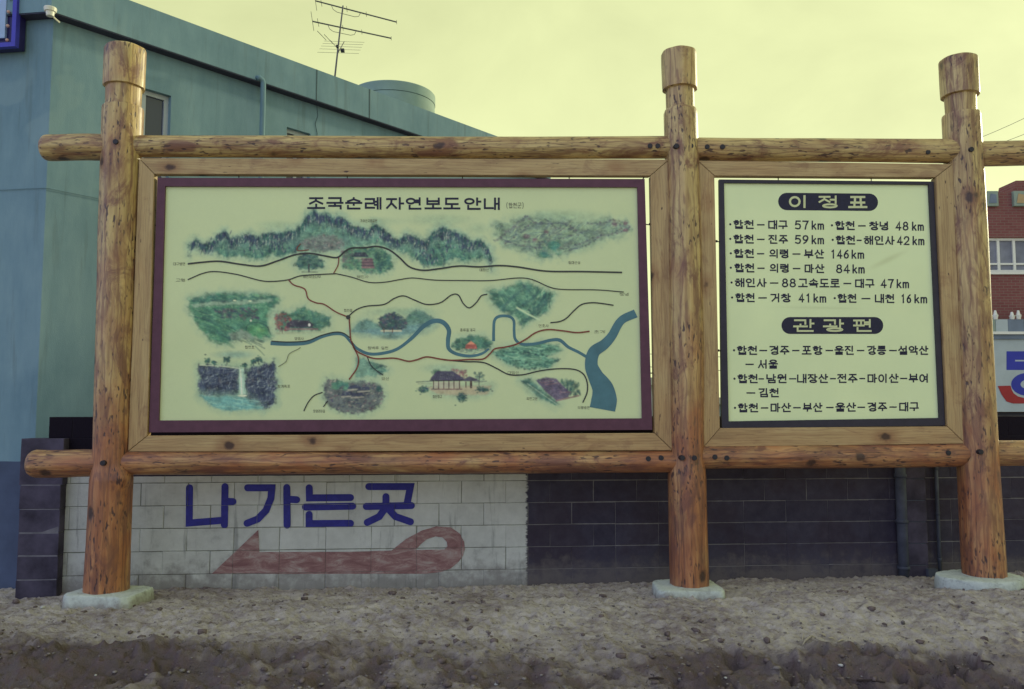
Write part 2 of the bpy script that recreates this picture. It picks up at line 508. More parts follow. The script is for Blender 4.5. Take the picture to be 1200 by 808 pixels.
damp_shade = np.clip(near * bankv * (0.25 + 0.75 * sstep(0.36, 0.62, fbm(GX * 2.4, GY * 3.6, 5, 91, .65))), 0, 1)
damp_shade = np.clip(damp_shade + near * 0.8 * sstep(0.0, 0.10, pits) * bankv, 0, 1)  # shade of the hollows put into the soil colour
damp_shade = np.clip(damp_shade + near * sstep(5.75, 5.05, GY) * (0.38 + 0.5 * sstep(0.40, 0.62, fbm(GX * 3.1, GY * 4.5, 5, 95, .65))), 0, 1)  # also darker toward the front, in patches
# keep it down round the footings and the foot of the wall
H, Wd = GX.shape
idx = np.arange(H * Wd).reshape(H, Wd)
quads = np.stack([idx[:-1, :-1], idx[:-1, 1:], idx[1:, 1:], idx[1:, :-1]], -1).reshape(-1, 4)
def grid_mesh(name, co, quads):
    me = bpy.data.meshes.new(name)
    me.vertices.add(len(co)); me.vertices.foreach_set('co', co.astype(np.float32).ravel())
    me.loops.add(quads.size); me.loops.foreach_set('vertex_index', quads.astype(np.int32).ravel())
    me.polygons.add(len(quads))
    me.polygons.foreach_set('loop_start', np.arange(0, quads.size, 4, dtype=np.int32))
    me.update(calc_edges=True)
    me.polygons.foreach_set('use_smooth', np.ones(len(quads), bool))
    return me
me = grid_mesh('ground', np.stack([GX, GY, gz], -1).reshape(-1, 3), quads)
da = me.attributes.new('damp_shade', 'FLOAT', 'POINT'); da.data.foreach_set('value', damp_shade.astype(np.float32).ravel())
m, t, b = newmat('churned_dirt', 0.97, 0.1)
p = pos(t)
n1 = noise(t, p, 1.3, 5, 0.6, 0.3); n2 = noise(t, mapping(t, p, (1, 1.6, 1)), 8, 6, 0.7, 0.4); n3 = noise(t, p, 70, 4, 0.7)
nm = math_(t, 'ADD', math_(t, 'MULTIPLY', n1, 0.4), math_(t, 'MULTIPLY', n2, 0.6))
c = ramp(t, nm, [(0.33, (0.20, 0.155, 0.155)), (0.43, (0.36, 0.31, 0.295)), (0.55, (0.55, 0.495, 0.45)), (0.72, (0.69, 0.635, 0.575))])
sep = N(t, 'ShaderNodeSeparateXYZ'); t.links.new(p, sep.inputs[0])
at_ = N(t, 'ShaderNodeAttribute', attribute_name='damp_shade')
bkf = math_(t, 'MULTIPLY', at_.outputs['Fac'], maprange(t, n2, 0.35, 0.6, 0.6, 0.95))       # damp cut soil, with hollow shade painted into the same mask
c = mix(t, bkf, c, mix(t, maprange(t, n2, 0.4, 0.6), (0.042, 0.024, 0.029), (0.150, 0.104, 0.108)))
sp = maprange(t, noise(t, p, 38, 3, 0.6), 0.68, 0.73, 0, 0.5)
c = mix(t, sp, c, (0.38, 0.36, 0.33))
sp2 = maprange(t, noise(t, mapping(t, p, (1, 1, 1), (9, 4, 2)), 30, 3, 0.6), 0.66, 0.71, 0, 0.8)
c = mix(t, sp2, c, (0.035, 0.028, 0.03))
st_ = maprange(t, noise(t, mapping(t, p, (0.7, 2.6, 1), (2, 7, 1)), 4.5, 6, 0.72, 0.6), 0.55, 0.68, 0, 0.6, True)
c = mix(t, st_, c, (0.11, 0.085, 0.09))
t.links.new(c, b.inputs['Base Color'])
bump(t, b, math_(t, 'ADD', n3, n2), 1.0, 0.022)
M_DIRT = m
g = link('ground', me, M_DIRT)
g['kind'] = 'structure'; g['label'] = 'churned bare brown dirt with a small eroded bank'

def gz_at(x, y):
    i = int(np.argmin(np.abs(gx - x))); j = int(np.argmin(np.abs(gy - y)))
    return float(gz[j, i])

# ------------------------------------------------------------ lettering
INI = 'ㄱㄲㄴㄷㄸㄹㅁㅂㅃㅅㅆㅇㅈㅉㅊㅋㅌㅍㅎ'
VOW = 'ㅏㅐㅑㅒㅓㅔㅕㅖㅗㅘㅙㅚㅛㅜㅝㅞㅟㅠㅡㅢㅣ'
FIN = ['', 'ㄱ', 'ㄲ', 'ㄳ', 'ㄴ', 'ㄵ', 'ㄶ', 'ㄷ', 'ㄹ', 'ㄺ', 'ㄻ', 'ㄼ', 'ㄽ', 'ㄾ', 'ㄿ', 'ㅀ', 'ㅁ', 'ㅂ', 'ㅄ', 'ㅅ', 'ㅆ', 'ㅇ', 'ㅈ', 'ㅊ', 'ㅋ', 'ㅌ', 'ㅍ', 'ㅎ']
def ell(cx, cy, rx, ry, n=20):
    return [(cx + rx * sin(2 * pi * k / n), cy + ry * cos(2 * pi * k / n)) for k in range(n)] + ['c']
CONS = {
 'ㄱ': [[(0, 1), (1, 1), (1, 0)]], 'ㄴ': [[(0, 1), (0, 0), (1, 0)]], 'ㄷ': [[(1, 1), (0, 1), (0, 0), (1, 0)]],
 'ㄹ': [[(0, 1), (1, 1), (1, .5), (0, .5), (0, 0), (1, 0)]], 'ㅁ': [[(0, 1), (1, 1), (1, 0), (0, 0), 'c']],
 'ㅂ': [[(0, 1), (0, 0), (1, 0), (1, 1)], [(0, .52), (1, .52)]], 'ㅅ': [[(.5, 1), (.5, .62), (0, 0)], [(.52, .6), (1, 0)]],
 'ㅇ': [ell(.5, .5, .5, .5)], 'ㅈ': [[(0, 1), (1, 1)], [(.5, 1), (.45, .5), (0, 0)], [(.52, .5), (1, 0)]],
 'ㅊ': [[(.32, 1.12), (.68, 1.12)], [(0, .8), (1, .8)], [(.5, .8), (.45, .42), (0, 0)], [(.52, .42), (1, 0)]],
 'ㅋ': [[(0, 1), (1, 1), (1, 0)], [(0, .5), (1, .5)]], 'ㅌ': [[(1, 1), (0, 1), (0, 0), (1, 0)], [(0, .5), (1, .5)]],
 'ㅍ': [[(0, 1), (1, 1)], [(0, 0), (1, 0)], [(.28, 1), (.28, 0)], [(.72, 1), (.72, 0)]],
 'ㅎ': [[(.3, 1.18), (.7, 1.18)], [(0, .84), (1, .84)], ell(.5, .3, .38, .3)],
}
VV = {'ㅏ': [[(.45, 1), (.45, 0)], [(.45, .5), (1, .5)]], 'ㅑ': [[(.45, 1), (.45, 0)], [(.45, .65), (1, .65)], [(.45, .35), (1, .35)]],
 'ㅓ': [[(.75, 1), (.75, 0)], [(0, .5), (.75, .5)]], 'ㅕ': [[(.75, 1), (.75, 0)], [(0, .66), (.75, .66)], [(0, .36), (.75, .36)]],
 'ㅣ': [[(.6, 1), (.6, 0)]], 'ㅐ': [[(.25, 1), (.25, 0)], [(.25, .5), (.95, .5)], [(.95, 1), (.95, 0)]],
 'ㅔ': [[(.5, 1), (.5, 0)], [(0, .5), (.5, .5)], [(1, 1), (1, 0)]], 'ㅖ': [[(.5, 1), (.5, 0)], [(0, .66), (.5, .66)], [(0, .36), (.5, .36)], [(1, 1), (1, 0)]]}
HV = {'ㅗ': [[(0, 0), (1, 0)], [(.5, 1), (.5, 0)]], 'ㅛ': [[(0, 0), (1, 0)], [(.3, 1), (.3, 0)], [(.7, 1), (.7, 0)]],
 'ㅜ': [[(0, 1), (1, 1)], [(.5, 1), (.5, 0)]], 'ㅠ': [[(0, 1), (1, 1)], [(.3, 1), (.3, 0)], [(.7, 1), (.7, 0)]], 'ㅡ': [[(0, .5), (1, .5)]]}
CX = {'ㅘ': ('ㅗ', 'ㅏ'), 'ㅙ': ('ㅗ', 'ㅐ'), 'ㅚ': ('ㅗ', 'ㅣ'), 'ㅝ': ('ㅜ', 'ㅓ'), 'ㅞ': ('ㅜ', 'ㅔ'), 'ㅟ': ('ㅜ', 'ㅣ'), 'ㅢ': ('ㅡ', 'ㅣ')}
DIG = {
 '0': [ell(.5, .5, .5, .5)], '1': [[(.25, .85), (.55, 1), (.55, 0)]],
 '2': [[(0, .74), (.15, .95), (.5, 1), (.85, .93), (1, .74), (.88, .5), (0, 0), (1, 0)]],
 '4': [[(.7, 0), (.7, 1), (0, .28), (1, .28)]], '5': [[(.92, 1), (.15, 1), (.06, .56), (.5, .65), (.88, .55), (1, .32), (.85, .07), (.5, 0), (.05, .09)]],
 '6': [[(.82, .98), (.4, .8), (.1, .5), (.03, .28), (.2, .05), (.5, 0), (.82, .06), (1, .3), (.82, .54), (.5, .6), (.14, .46)]],
 '7': [[(0, 1), (1, 1), (.62, .5), (.45, 0)]], '8': [ell(.5, .76, .40, .24, 16), ell(.5, .26, .5, .26, 16)],
 '9': [[(.18, .02), (.6, .2), (.9, .5), (.97, .72), (.8, .95), (.5, 1), (.18, .94), (0, .7), (.18, .46), (.5, .4), (.86, .54)]],
 'k': [[(.05, 1), (.05, 0)], [(.85, .62), (.05, .22)], [(.38, .38), (.95, 0)]],
 'm': [[(.0, .64), (.0, 0)], [(.0, .5), (.15, .64), (.4, .64), (.5, .5), (.5, 0)], [(.5, .5), (.65, .64), (.88, .64), (1, .5), (1, 0)]],
 '(': [[(.7, 1.1), (.3, .8), (.3, .2), (.7, -.1)]], ')': [[(.3, 1.1), (.7, .8), (.7, .2), (.3, -.1)]],
 '-': [[(0, .5), (1, .5)]], '·': [[(.3, .5), (.7, .5)]],
}
def fit(strokes, x0, y0, x1, y1):
    r = []
    for s in strokes:
        r.append([q if q == 'c' else (x0 + q[0] * (x1 - x0), y0 + q[1] * (y1 - y0)) for q in s])
    return r
def glyph(ch):
    """strokes in a unit box, y up"""
    o = ord(ch) - 0xAC00
    if not 0 <= o < 11172:
        return DIG.get(ch, [])
    i, v, f = INI[o // 588], VOW[(o % 588) // 28], FIN[o % 28]
    r = []
    topk = 0.86 if i in 'ㅊㅎ' else 1.0
    C = CONS[i]
    if v in VV:
        if i == 'ㄱ' : C = [[(0, 1), (1, 1), (.9, .45), (.25, 0)]]
        if not f:
            r += fit(C, 0, .08, .56, .08 + .84 * topk); r += fit(VV[v], .62, 0, 1, 1)
        else:
            r += fit(C, 0, .50, .56, .50 + .46 * topk); r += fit(VV[v], .62, .40, 1, 1); r += fit(CONS[f], .2, 0, .96, .28)
    elif v in HV:
        up = v in 'ㅗㅛ'
        if not f:
            r += fit(C, .12, .46, .88, .46 + .52 * topk)
            r += fit(HV[v], 0, .04, 1, .36 if up else .32) if v != 'ㅡ' else fit(HV[v], 0, 0, 1, .3)
        else:
            r += fit(C, .12, .70, .88, .70 + .30 * topk)
            r += fit(HV[v], 0, .42, 1, .60) if up else fit(HV[v], 0, .36, 1, .54) if v != 'ㅡ' else fit(HV[v], 0, .38, 1, .58)
            r += fit(CONS[f], .12, 0, .88, .25)
    else:
        h, k = CX[v]
        if not f:
            r += fit(C, .04, .48, .58, .48 + .48 * topk); r += fit(HV[h], 0, .08, .66, .36); r += fit(VV[k], .72, 0, 1, 1)
        else:
            r += fit(C, .04, .66, .58, .66 + .32 * topk); r += fit(HV[h], 0, .42, .66, .58); r += fit(VV[k], .72, .36, 1, 1); r += fit(CONS[f], .18, 0, .96, .25)
    return r
def ribbon(pts, wd, cap=True):
    """strip of quads round a polyline (pixel space); width may be a list"""
    closed = pts[-1] == 'c'
    P = [np.array(q, float) for q in pts if q != 'c']
    n = len(P)
    W = wd if isinstance(wd, (list, tuple)) else [wd] * n
    if cap and not closed:
        d = P[0] - P[1]; P[0] = P[0] + d / (np.linalg.norm(d) + 1e-9) * W[0] * 0.5
        d = P[-1] - P[-2]; P[-1] = P[-1] + d / (np.linalg.norm(d) + 1e-9) * W[-1] * 0.5
    Lp, Rp = [], []
    for i in range(n):
        a = P[i] - P[i - 1] if (i > 0 or closed) else P[1] - P[0]
        c = P[(i + 1) % n] - P[i] if (i < n - 1 or closed) else P[i] - P[i - 1]
        a = a / (np.linalg.norm(a) + 1e-9); c = c / (np.linalg.norm(c) + 1e-9)
        na = np.array([-a[1], a[0]]); nc = np.array([-c[1], c[0]])
        mm = na + nc; ln = np.linalg.norm(mm)
        mm = na if ln < 0.2 else mm / ln
        k = 1 / max(0.5, float(mm @ na))
        Lp.append(P[i] + mm * W[i] * 0.5 * k); Rp.append(P[i] - mm * W[i] * 0.5 * k)
    q = []
    for i in range(n if closed else n - 1):
        j = (i + 1) % n
        q.append([Lp[i], Lp[j], Rp[j], Rp[i]])
    return q
class Print:
    """flat print laid on a plane, drawn in photograph pixels; each stroke a hair above the last"""
    def __init__(s, pl, d): s.pl = pl; s.d = d; s.mb = MB(); s.k = 0
    def poly(s, pts):
        a = np.array(pts, float)
        X, Y, Z = s.pl.hit(a[:, 0], a[:, 1], s.d + s.k * 4e-5)
        s.mb.add(list(zip(X, Y, Z)), [tuple(range(len(pts)))])
    def stroke(s, pts, wd, cap=True):
        s.k = (s.k + 1) % 24
        qs = ribbon(pts, wd, cap)
        for q in qs: s.poly(q)
    def text(s, txt, x0, x1, yc, h, wd, slope=0.0, gap=0.12):
        """characters spread over x0..x1, centred on yc (at x0)"""
        wts = []
        for ch in txt:
            wts.append(0.6 if ch in '0123456789' else (0.62 if ch == 'k' else 0.78 if ch == 'm' else 0.5 if ch in ' ()' else 1.0))
        tot = sum(wts) + gap * (len(txt) - 1)
        u = (x1 - x0) / tot; x = x0
        for ch, wt in zip(txt, wts):
            for st in glyph(ch):
                pp = []
                for q in st:
                    if q == 'c': pp.append('c'); continue
                    px = x + wd / 2 + q[0] * (u * wt - wd)
                    py = yc + slope * (px - x0) + h / 2 - wd / 2 - q[1] * (h - wd)
                    pp.append((px, py))
                s.stroke(pp, wd)
            x += u * (wt + gap)
        return s
    def obj(s, name, mat, parent, label=None):
        me = bpy.data.meshes.new(name)
        me.from_pydata([tuple(map(float, v)) for v in s.mb.v], [], s.mb.f)
        bm = bmesh.new(); bm.from_mesh(me)
        for f in bm.faces:                       # face the viewer's side of the plane
            if f.normal.x * s.pl.n[0] + f.normal.y * s.pl.n[1] < 0: f.normal_flip()
        bm.to_mesh(me); bm.free()
        return link(name, me, mat, parent, label)
def spline(P, n=10):
    """Catmull-Rom through control points (any dimension)"""
    P = [np.array(q, float) for q in P]
    Q = [2 * P[0] - P[1]] + P + [2 * P[-1] - P[-2]]
    r = []
    for i in range(1, len(Q) - 2):
        for k in range(n):
            u = k / n
            r.append(0.5 * ((2 * Q[i]) + (-Q[i-1] + Q[i+1]) * u + (2*Q[i-1] - 5*Q[i] + 4*Q[i+1] - Q[i+2]) * u**2 + (-Q[i-1] + 3*Q[i] - 3*Q[i+1] + Q[i+2]) * u**3))
    r.append(P[-1])
    return r
# PART2
# ------------------------------------------------------------ the timber sign stand
stand = thing('wooden_sign_stand', 'large stand of peeled log posts and rails with two board frames on a dirt mound', 'sign stand', SG.w(3.4, 0.1))

def log_mesh(name, length, prof, seed, nseg=40, step=0.03, knots=(), flats=0.0, rounded=(0, 0), bow=0.01):
    """prof: list of (z, r) along local Z; rounded: radius of edge rounding at the two ends"""
    zs = set(np.arange(0, length, step).tolist()) | {length}
    for z_, r_ in prof: zs.add(float(min(max(z_, 0), length)))
    for e in (0.006, 0.015, 0.03, 0.05, 0.08): zs.add(e); zs.add(length - e)
    zs = np.array(sorted(zs)); zs = zs[(zs >= 0) & (zs <= length)]
    keep = [0]
    for i in range(1, len(zs)):
        if zs[i] - zs[keep[-1]] > 0.003: keep.append(i)
    zs = zs[keep]; zs[-1] = length
    pz = [q[0] for q in prof]; pr = [q[1] for q in prof]
    r = np.interp(zs, pz, pr)
    for z0, R, side in ((0, rounded[0], 0), (length, rounded[1], 1)):
        if R > 0:
            dd = np.clip((R - np.abs(zs - z0)) / R, 0, 1)
            r = r - R * (1 - np.sqrt(1 - dd ** 2 * 0.98)) * 0.9
    a = np.linspace(0, 2 * pi, nseg, endpoint=False)
    A, Z = np.meshgrid(a, zs)
    R = np.repeat(r[:, None], nseg, 1)
    ca, sa = np.cos(A), np.sin(A)
    R = R * (1 + 0.085 * (fbm(ca * 1.1 + seed, sa * 1.1 + Z * 0.7, 3, seed) - 0.5)
               + 0.035 * (fbm(ca * 4 + seed * 3 + Z * .2, sa * 4 + Z * 1.6, 3, seed + 9) - 0.5))
    R = R - flats * np.abs(np.sin(A * 3.5 + 1.3 * vnoise(Z * 0.5, Z * 0 + seed, seed)))
    for (kz, ka, kr, kh) in knots:
        da = (A - ka + pi) % (2 * pi) - pi
        R = R + kh * np.exp(-((Z - kz) ** 2 + (da * 0.15) ** 2) / kr ** 2)
    bx = bow * np.sin(Z / length * pi * 1.3 + seed); by = bow * np.sin(Z / length * pi * 2.1 + seed * 2)
    bx = bx - bow * sin(seed); by = by - bow * sin(seed * 2)
    V = np.stack([R * ca + bx, R * sa + by, Z], -1).reshape(-1, 3)
    F_ = []
    n = len(zs)
    for i in range(n - 1):
        for k in range(nseg):
            F_.append((i * nseg + k, i * nseg + (k + 1) % nseg, (i + 1) * nseg + (k + 1) % nseg, (i + 1) * nseg + k))
    V = V.tolist()
    V.append([bx[0, 0], by[0, 0], -0.004 if rounded[0] == 0 else -0.002]); V.append([bx[-1, 0], by[-1, 0], length + 0.006])
    c0, c1 = len(V) - 2, len(V) - 1
    for k in range(nseg):
        F_.append((c0, (k + 1) % nseg, k)); F_.append((c1, (n - 1) * nseg + k, (n - 1) * nseg + (k + 1) % nseg))
    me = bpy.data.meshes.new(name)
    me.from_pydata(V, [], F_)
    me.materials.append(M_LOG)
    me.polygons.foreach_set('use_smooth', [True] * len(me.polygons))
    me.update()
    try: me.set_sharp_from_angle(angle=radians(38))
    except Exception: pass
    return me
def place_log(name, p0, p1, parent, prof, seed, spin=0.0, **kw):
    p0 = Vector(p0); p1 = Vector(p1); ax = p1 - p0
    me = log_mesh(name, ax.length, prof, seed, **kw)
    o = bpy.data.objects.new(name, me); COL.objects.link(o)
    o.parent = parent
    o.rotation_mode = 'QUATERNION'
    o.rotation_quaternion = ax.to_track_quat('Z', 'Y') @ Matrix.Rotation(spin, 4, 'Z').to_quaternion()
    o.location = p0 - root_loc(parent)
    return o
def px_r(x, y, wpx):
    X, Y, Z = SG.hit(x, y); t_ = Y / ray(x, y)[1]
    return wpx / 2.0 / F * t_ * 0.985

def post(rows, seed, knots=()):
    """rows: (y, xl, xr) from the foot upward"""
    P = [SG.hit((a + b_) / 2, y_) for y_, a, b_ in rows]
    foot, top = Vector(map(float, P[0])), Vector(map(float, P[-1]))
    foot.z -= 0.05
    ax = (top - foot); Ln = ax.length
    prof = []
    for (y_, a, b_), q in zip(rows, P):
        prof.append((float((Vector(map(float, q)) - foot).dot(ax.normalized())), float(px_r((a + b_) / 2, y_, b_ - a))))
    return place_log('post', foot, top, stand, prof, seed, knots=knots, flats=0.004, rounded=(0, 0.022), bow=0.006, step=0.035, nseg=56)
post1 = post([(697, 99, 150), (640, 102, 151), (562, 105, 153), (545, 107, 151), (400, 110.5, 156), (250, 116, 162), (135, 121, 168), (127.5, 121.5, 168), (126.5, 127, 167), (104.5, 127, 167.5), (103.5, 124, 170.5), (96, 124, 171), (57, 124.5, 171)], 3,
             knots=[(0.98, 1.0, 0.075, 0.035)])
post2 = post([(691, 785, 831.5), (640, 784.5, 831), (562, 784, 830), (552, 783, 828), (535, 783.5, 825), (400, 782, 825.5), (250, 779, 820), (133, 776.5, 816.5), (130, 777.5, 815), (129, 778.5, 812.5), (107, 778.5, 812.5), (106, 774.5, 816), (98, 774.5, 816.5), (62, 774, 816.5)], 5)
post3 = post([(679, 1130, 1178), (640, 1128.5, 1176), (560, 1126, 1172), (400, 1119, 1163), (250, 1111, 1154.5), (137, 1105.5, 1148.5), (134.5, 1106, 1148), (133.5, 1108.5, 1143), (113.5, 1108, 1143.5), (112.5, 1103, 1146), (105, 1102.5, 1146), (69, 1102, 1145)], 8)
posts = [post1, post2, post3]

def rail(rows, seed, rounded, spin=0.0, knots=()):
    P = [Vector(map(float, SG.hit(x_, (a + b_) / 2, 0.0))) for x_, a, b_ in rows]
    ax = P[-1] - P[0]
    prof = [((q - P[0]).dot(ax.normalized()), float(px_r(x_, (a + b_) / 2, b_ - a))) for (x_, a, b_), q in zip(rows, P)]
    return place_log('rail', P[0], P[-1], stand, prof, seed, spin, knots=knots, rounded=rounded, bow=0.004, step=0.03, nseg=44)
rail([(50, 158, 189), (145, 158, 189.5)], 21, (0.05, 0), 0.4)
rail([(145, 158.8, 184.8), (450, 159.5, 185.3), (796, 160.3, 187)], 22, (0, 0), 1.2)
rail([(796, 161.5, 188.5), (960, 163, 190), (1127, 164.6, 193)], 23, (0, 0), 2.2)
rail([(1127, 165.8, 195), (1290, 166, 196)], 24, (0, 0.04), 0.9)
rail([(34, 527.5, 560), (128, 527.5, 559)], 25, (0.06, 0), 3.1)
rail([(128, 527.5, 557.5), (450, 527.5, 555), (806, 527, 553)], 26, (0, 0), 0.7)
rail([(806, 521.5, 550), (960, 519, 548), (1149, 517, 546)], 27, (0, 0), 2.0)
rail([(1149, 516, 546), (1310, 513, 543)], 28, (0, 0.04), 1.5)

def frame_board(px_pts, d1=0.052, d0=-0.022, horiz=False):
    a = np.array(px_pts, float)
    X, Y, Z = SG.hit(a[:, 0], a[:, 1], d1)
    fr = [Vector(q) for q in zip(X, Y, Z)]
    nb = Vector((SG.n[0], SG.n[1], 0)) * (d0 - d1)
    c = sum(fr, Vector()) / 4
    vs = [q for q in fr] + [q + nb for q in fr]
    # local frame: grain along local Z
    ex = Vector((SG.e[0], SG.e[1], 0)); ny = Vector((-SG.n[0], -SG.n[1], 0)); ez = Vector((0, 0, 1))
    R = Matrix((ex, ny, ez)).transposed() if not horiz else Matrix((ez, ny * -1, ex)).transposed()
    me = bpy.data.meshes.new('frame_board')
    Ri = R.transposed()
    n = 4
    me.from_pydata([tuple(Ri @ (q - c)) for q in vs], [], [tuple(range(n)), tuple(range(2 * n - 1, n - 1, -1))] + [(i, i + n, (i + 1) % n + n, (i + 1) % n) for i in range(n)])
    bm = bmesh.new(); bm.from_mesh(me); bmesh.ops.recalc_face_normals(bm, faces=bm.faces)
    bmesh.ops.bevel(bm, geom=list(bm.edges), offset=0.003, segments=2, affect='EDGES')
    bm.to_mesh(me); bm.free()
    me.materials.append(M_BOARD)
    o = bpy.data.objects.new('frame_board', me); COL.objects.link(o); o.parent = stand
    o.rotation_euler = R.to_euler(); o.location = c - root_loc(stand)
    return o
G = 0.35
def frame(otl, otr, obr, obl, itl, itr, ibr, ibl):
    frame_board([otl, otr, itr, itl], horiz=True)
    frame_board([(ibl[0], ibl[1]), (ibr[0], ibr[1]), obr, obl], horiz=True)
    frame_board([(otl[0], otl[1] + G * 2), (itl[0] - G, itl[1] + G), (ibl[0] - G, ibl[1] - G), (obl[0], obl[1] - G * 2)])
    frame_board([(itr[0] + G, itr[1] + G), (otr[0], otr[1] + G * 2), (obr[0], obr[1] - G * 2), (ibr[0] + G, ibr[1] - G)])
frame((163, 185.5), (784, 187), (788, 528), (150, 529.5), (181, 204), (762, 206), (767, 508), (173, 511))
frame((818, 188.5), (1116, 192.5), (1131, 520), (825, 524), (837.5, 206), (1096, 208), (1110, 500), (844, 502))

# bolt heads on the posts and rails
def bolt(x, y, d, r=0.021, parent=stand):
    mb = MB()
    c = SG.sz(x, y, d)
    ring = lambda R, dd: [SG.w(c[0] + R * cos(2 * pi * k / 12), c[1] + R * sin(2 * pi * k / 12), dd) for k in range(12)]
    mb.prism(ring(r, d), ring(r * 1.15, d - 0.08))
    return mb.obj('bolt', M_BOLT, parent, bevel=0.002)
for x, y, d in [(135, 166, .150), (793, 171, .137), (810, 171, .128), (1139, 175, .142), (120, 543, .150), (800, 537, .145), (814, 537, .143), (1150, 530, .148),
                (762, 171, .083), (771, 171, .083), (829, 172, .086), (847, 172, .088), (760, 538, .083), (775, 537, .084), (838, 536, .088), (852, 537, .088), (1088, 178, .088), (1112, 531, .09)]:
    bolt(x, y, d + 0.016)

# ------------------------------------------------------------ concrete footings
def footing(name, label, px, py, dctr, a, b_, rot, corner, th, n=72):
    X, Y, Z = SG.hit(px, py, 0.16)
    s0, _ = SG.sz(px, py, 0.16)
    pts = []
    for k in range(n):
        t_ = 2 * pi * k / n
        if corner is None: u, v = cos(t_) * a, sin(t_) * b_
        else:
            p_ = corner
            cu, cv = cos(t_), sin(t_)
            u = a * abs(cu) ** (2 / p_) * (1 if cu >= 0 else -1); v = b_ * abs(cv) ** (2 / p_) * (1 if cv >= 0 else -1)
        wv = 1 + 0.02 * sin(3 * t_ + px) + 0.012 * sin(7 * t_)
        u *= wv; v *= wv
        pts.append((u * cos(rot) - v * sin(rot), u * sin(rot) + v * cos(rot)))
    rings = [(1.02, -th * 2.0), (1.015, -th), (1.01, -th * .6), (1.0, -th * .3), (0.99, -0.014), (0.975, -0.004), (0.94, 0), (0.8, 0.001), (0.5, 0.003)]
    vs, fs = [], []
    for q_, (sc_, dz) in enumerate(rings):
        for k, (u, v) in enumerate(pts):
            j_ = 1 + (float(fbm(cos(k * 2 * pi / n) * 5 + px, sin(k * 2 * pi / n) * 5 + q_ * .7, 3, 3)) - .5) * 0.028
            jz = (float(vnoise(k * .9 + px, q_ * 3.1, 5)) - .5) * (0.010 if dz > -th else 0)
            vs.append(SG.w(s0 + u * sc_ * j_, Z + dz + jz, dctr + v * sc_ * j_))
    m_ = len(rings)
    for i in range(m_ - 1):
        for k in range(n): fs.append((i * n + k, i * n + (k + 1) % n, (i + 1) * n + (k + 1) % n, (i + 1) * n + k))
    fs.append(tuple((m_ - 1) * n + k for k in range(n))); fs.append(tuple(range(n - 1, -1, -1)))
    o = mesh(name, vs, fs, M_CONC, None, None, smooth=True)
    try: o.data.set_sharp_from_angle(angle=radians(40))
    except Exception: pass
    tag(o, label, 'footing', 'pale concrete footings under the log posts')
footing('concrete_footing', 'pale square concrete slab under the log post at the left end of the sign', 119.5, 697, 0.02, 0.285, 0.215, 0.22, 6, 0.10)
footing('concrete_footing', 'pale square concrete slab under the log post between the two boards', 810, 690, 0.03, 0.262, 0.225, 0.03, 7, 0.11)
footing('concrete_footing', 'round pale concrete slab under the log post beside the distance table', 1160, 678.5, 0.03, 0.345, 0.27, 0.0, None, 0.08)

# ------------------------------------------------------------ boards
def border(board, o4, i4, d1, d0, mat):
    """four mitred strips; corners tl,tr,br,bl in pixels at depth d1"""
    for k in range(4):
        a = np.array([o4[k], o4[(k + 1) % 4], i4[(k + 1) % 4], i4[k]], float)
        s_, z_ = SG.sz(a[:, 0], a[:, 1], d1)
        MB().prism([SG.w(p_, q_, d1) for p_, q_ in zip(s_, z_)], [SG.w(p_, q_, d0) for p_, q_ in zip(s_, z_)]).obj('border_strip', mat, board)
def backing(board, o4, d1, d0, mat):
    a = np.array(o4, float)
    s_, z_ = SG.sz(a[:, 0], a[:, 1], d1)
    cs, cz = s_.mean(), z_.mean()
    s_ = cs + (s_ - cs) * 0.995; z_ = cz + (z_ - cz) * 0.995
    MB().prism([SG.w(p_, q_, d1) for p_, q_ in zip(s_, z_)], [SG.w(p_, q_, d0) for p_, q_ in zip(s_, z_)]).obj('backing', mat, board)
def hooks(board, pts, d=0.0):
    for x0, y0, x1, y1 in pts:
        a = SG.hit(x0, y0, d); b_ = SG.hit(x1, y1, d)
        mb = MB().tube([a, ((a[0] + b_[0]) / 2, (a[1] + b_[1]) / 2, (a[2] + b_[2]) / 2 - 0.004), b_], 0.0045, 6)
        mb.tube([Vector(a) + (Vector(b_) - Vector(a)) * 0.62, Vector(b_)], 0.010, 6)
        mb.obj('hook', M_HOOK, board)

mapb = thing('map_board', 'wide cream board with a painted trail map, purple border, inside the left frame', 'map board', SG.w(2.0, 2.0))
MO = [(184.5, 208.5), (755.5, 210), (764.5, 504), (174.5, 507)]
MI = [(193.5, 218.5), (747, 219.5), (752.5, 490.5), (186, 493)]
border(mapb, MO, MI, 0.036, -0.006, M_PURPLE)
backing(mapb, MO, 0.012, -0.03, M_BACK)
hooks(mapb, [(280, 210, 280, 203), (407, 210, 407, 203), (542, 210, 542, 203), (667, 211, 667, 204), (752, 212, 757, 204), (755, 263, 764, 263), (759, 437, 768, 437), (186, 264, 178, 264), (178, 441, 172, 441)])
dist = thing('distance_board', 'smaller cream board of black place names and distances, wired inside the right frame', 'notice board', SG.w(6.0, 2.0))
DO = [(843, 210.5), (1094, 213), (1107.5, 499), (846, 502)]
DI = [(848.5, 214.5), (1088.5, 216.5), (1101, 490), (854, 494)]
border(dist, DO, DI, 0.030, -0.006, M_NAVY)
backing(dist, DO, 0.008, -0.026, M_BACK)
hooks(dist, [(912, 213, 912, 205), (1021, 214, 1021, 206), (845, 283, 838, 283), (846, 411, 841, 411), (1098, 290, 1103, 290), (1103, 413, 1109, 413)])

def lin(c): c = np.asarray(c, float) / 255.0; return np.where(c <= .04045, c / 12.92, ((c + .055) / 1.055) ** 2.4)
PAPER_PX = np.array([157, 172, 134.])
PAPER = np.array([0.70, 0.785, 0.425])
def alb(c): return lin(c) / lin(PAPER_PX) * PAPER

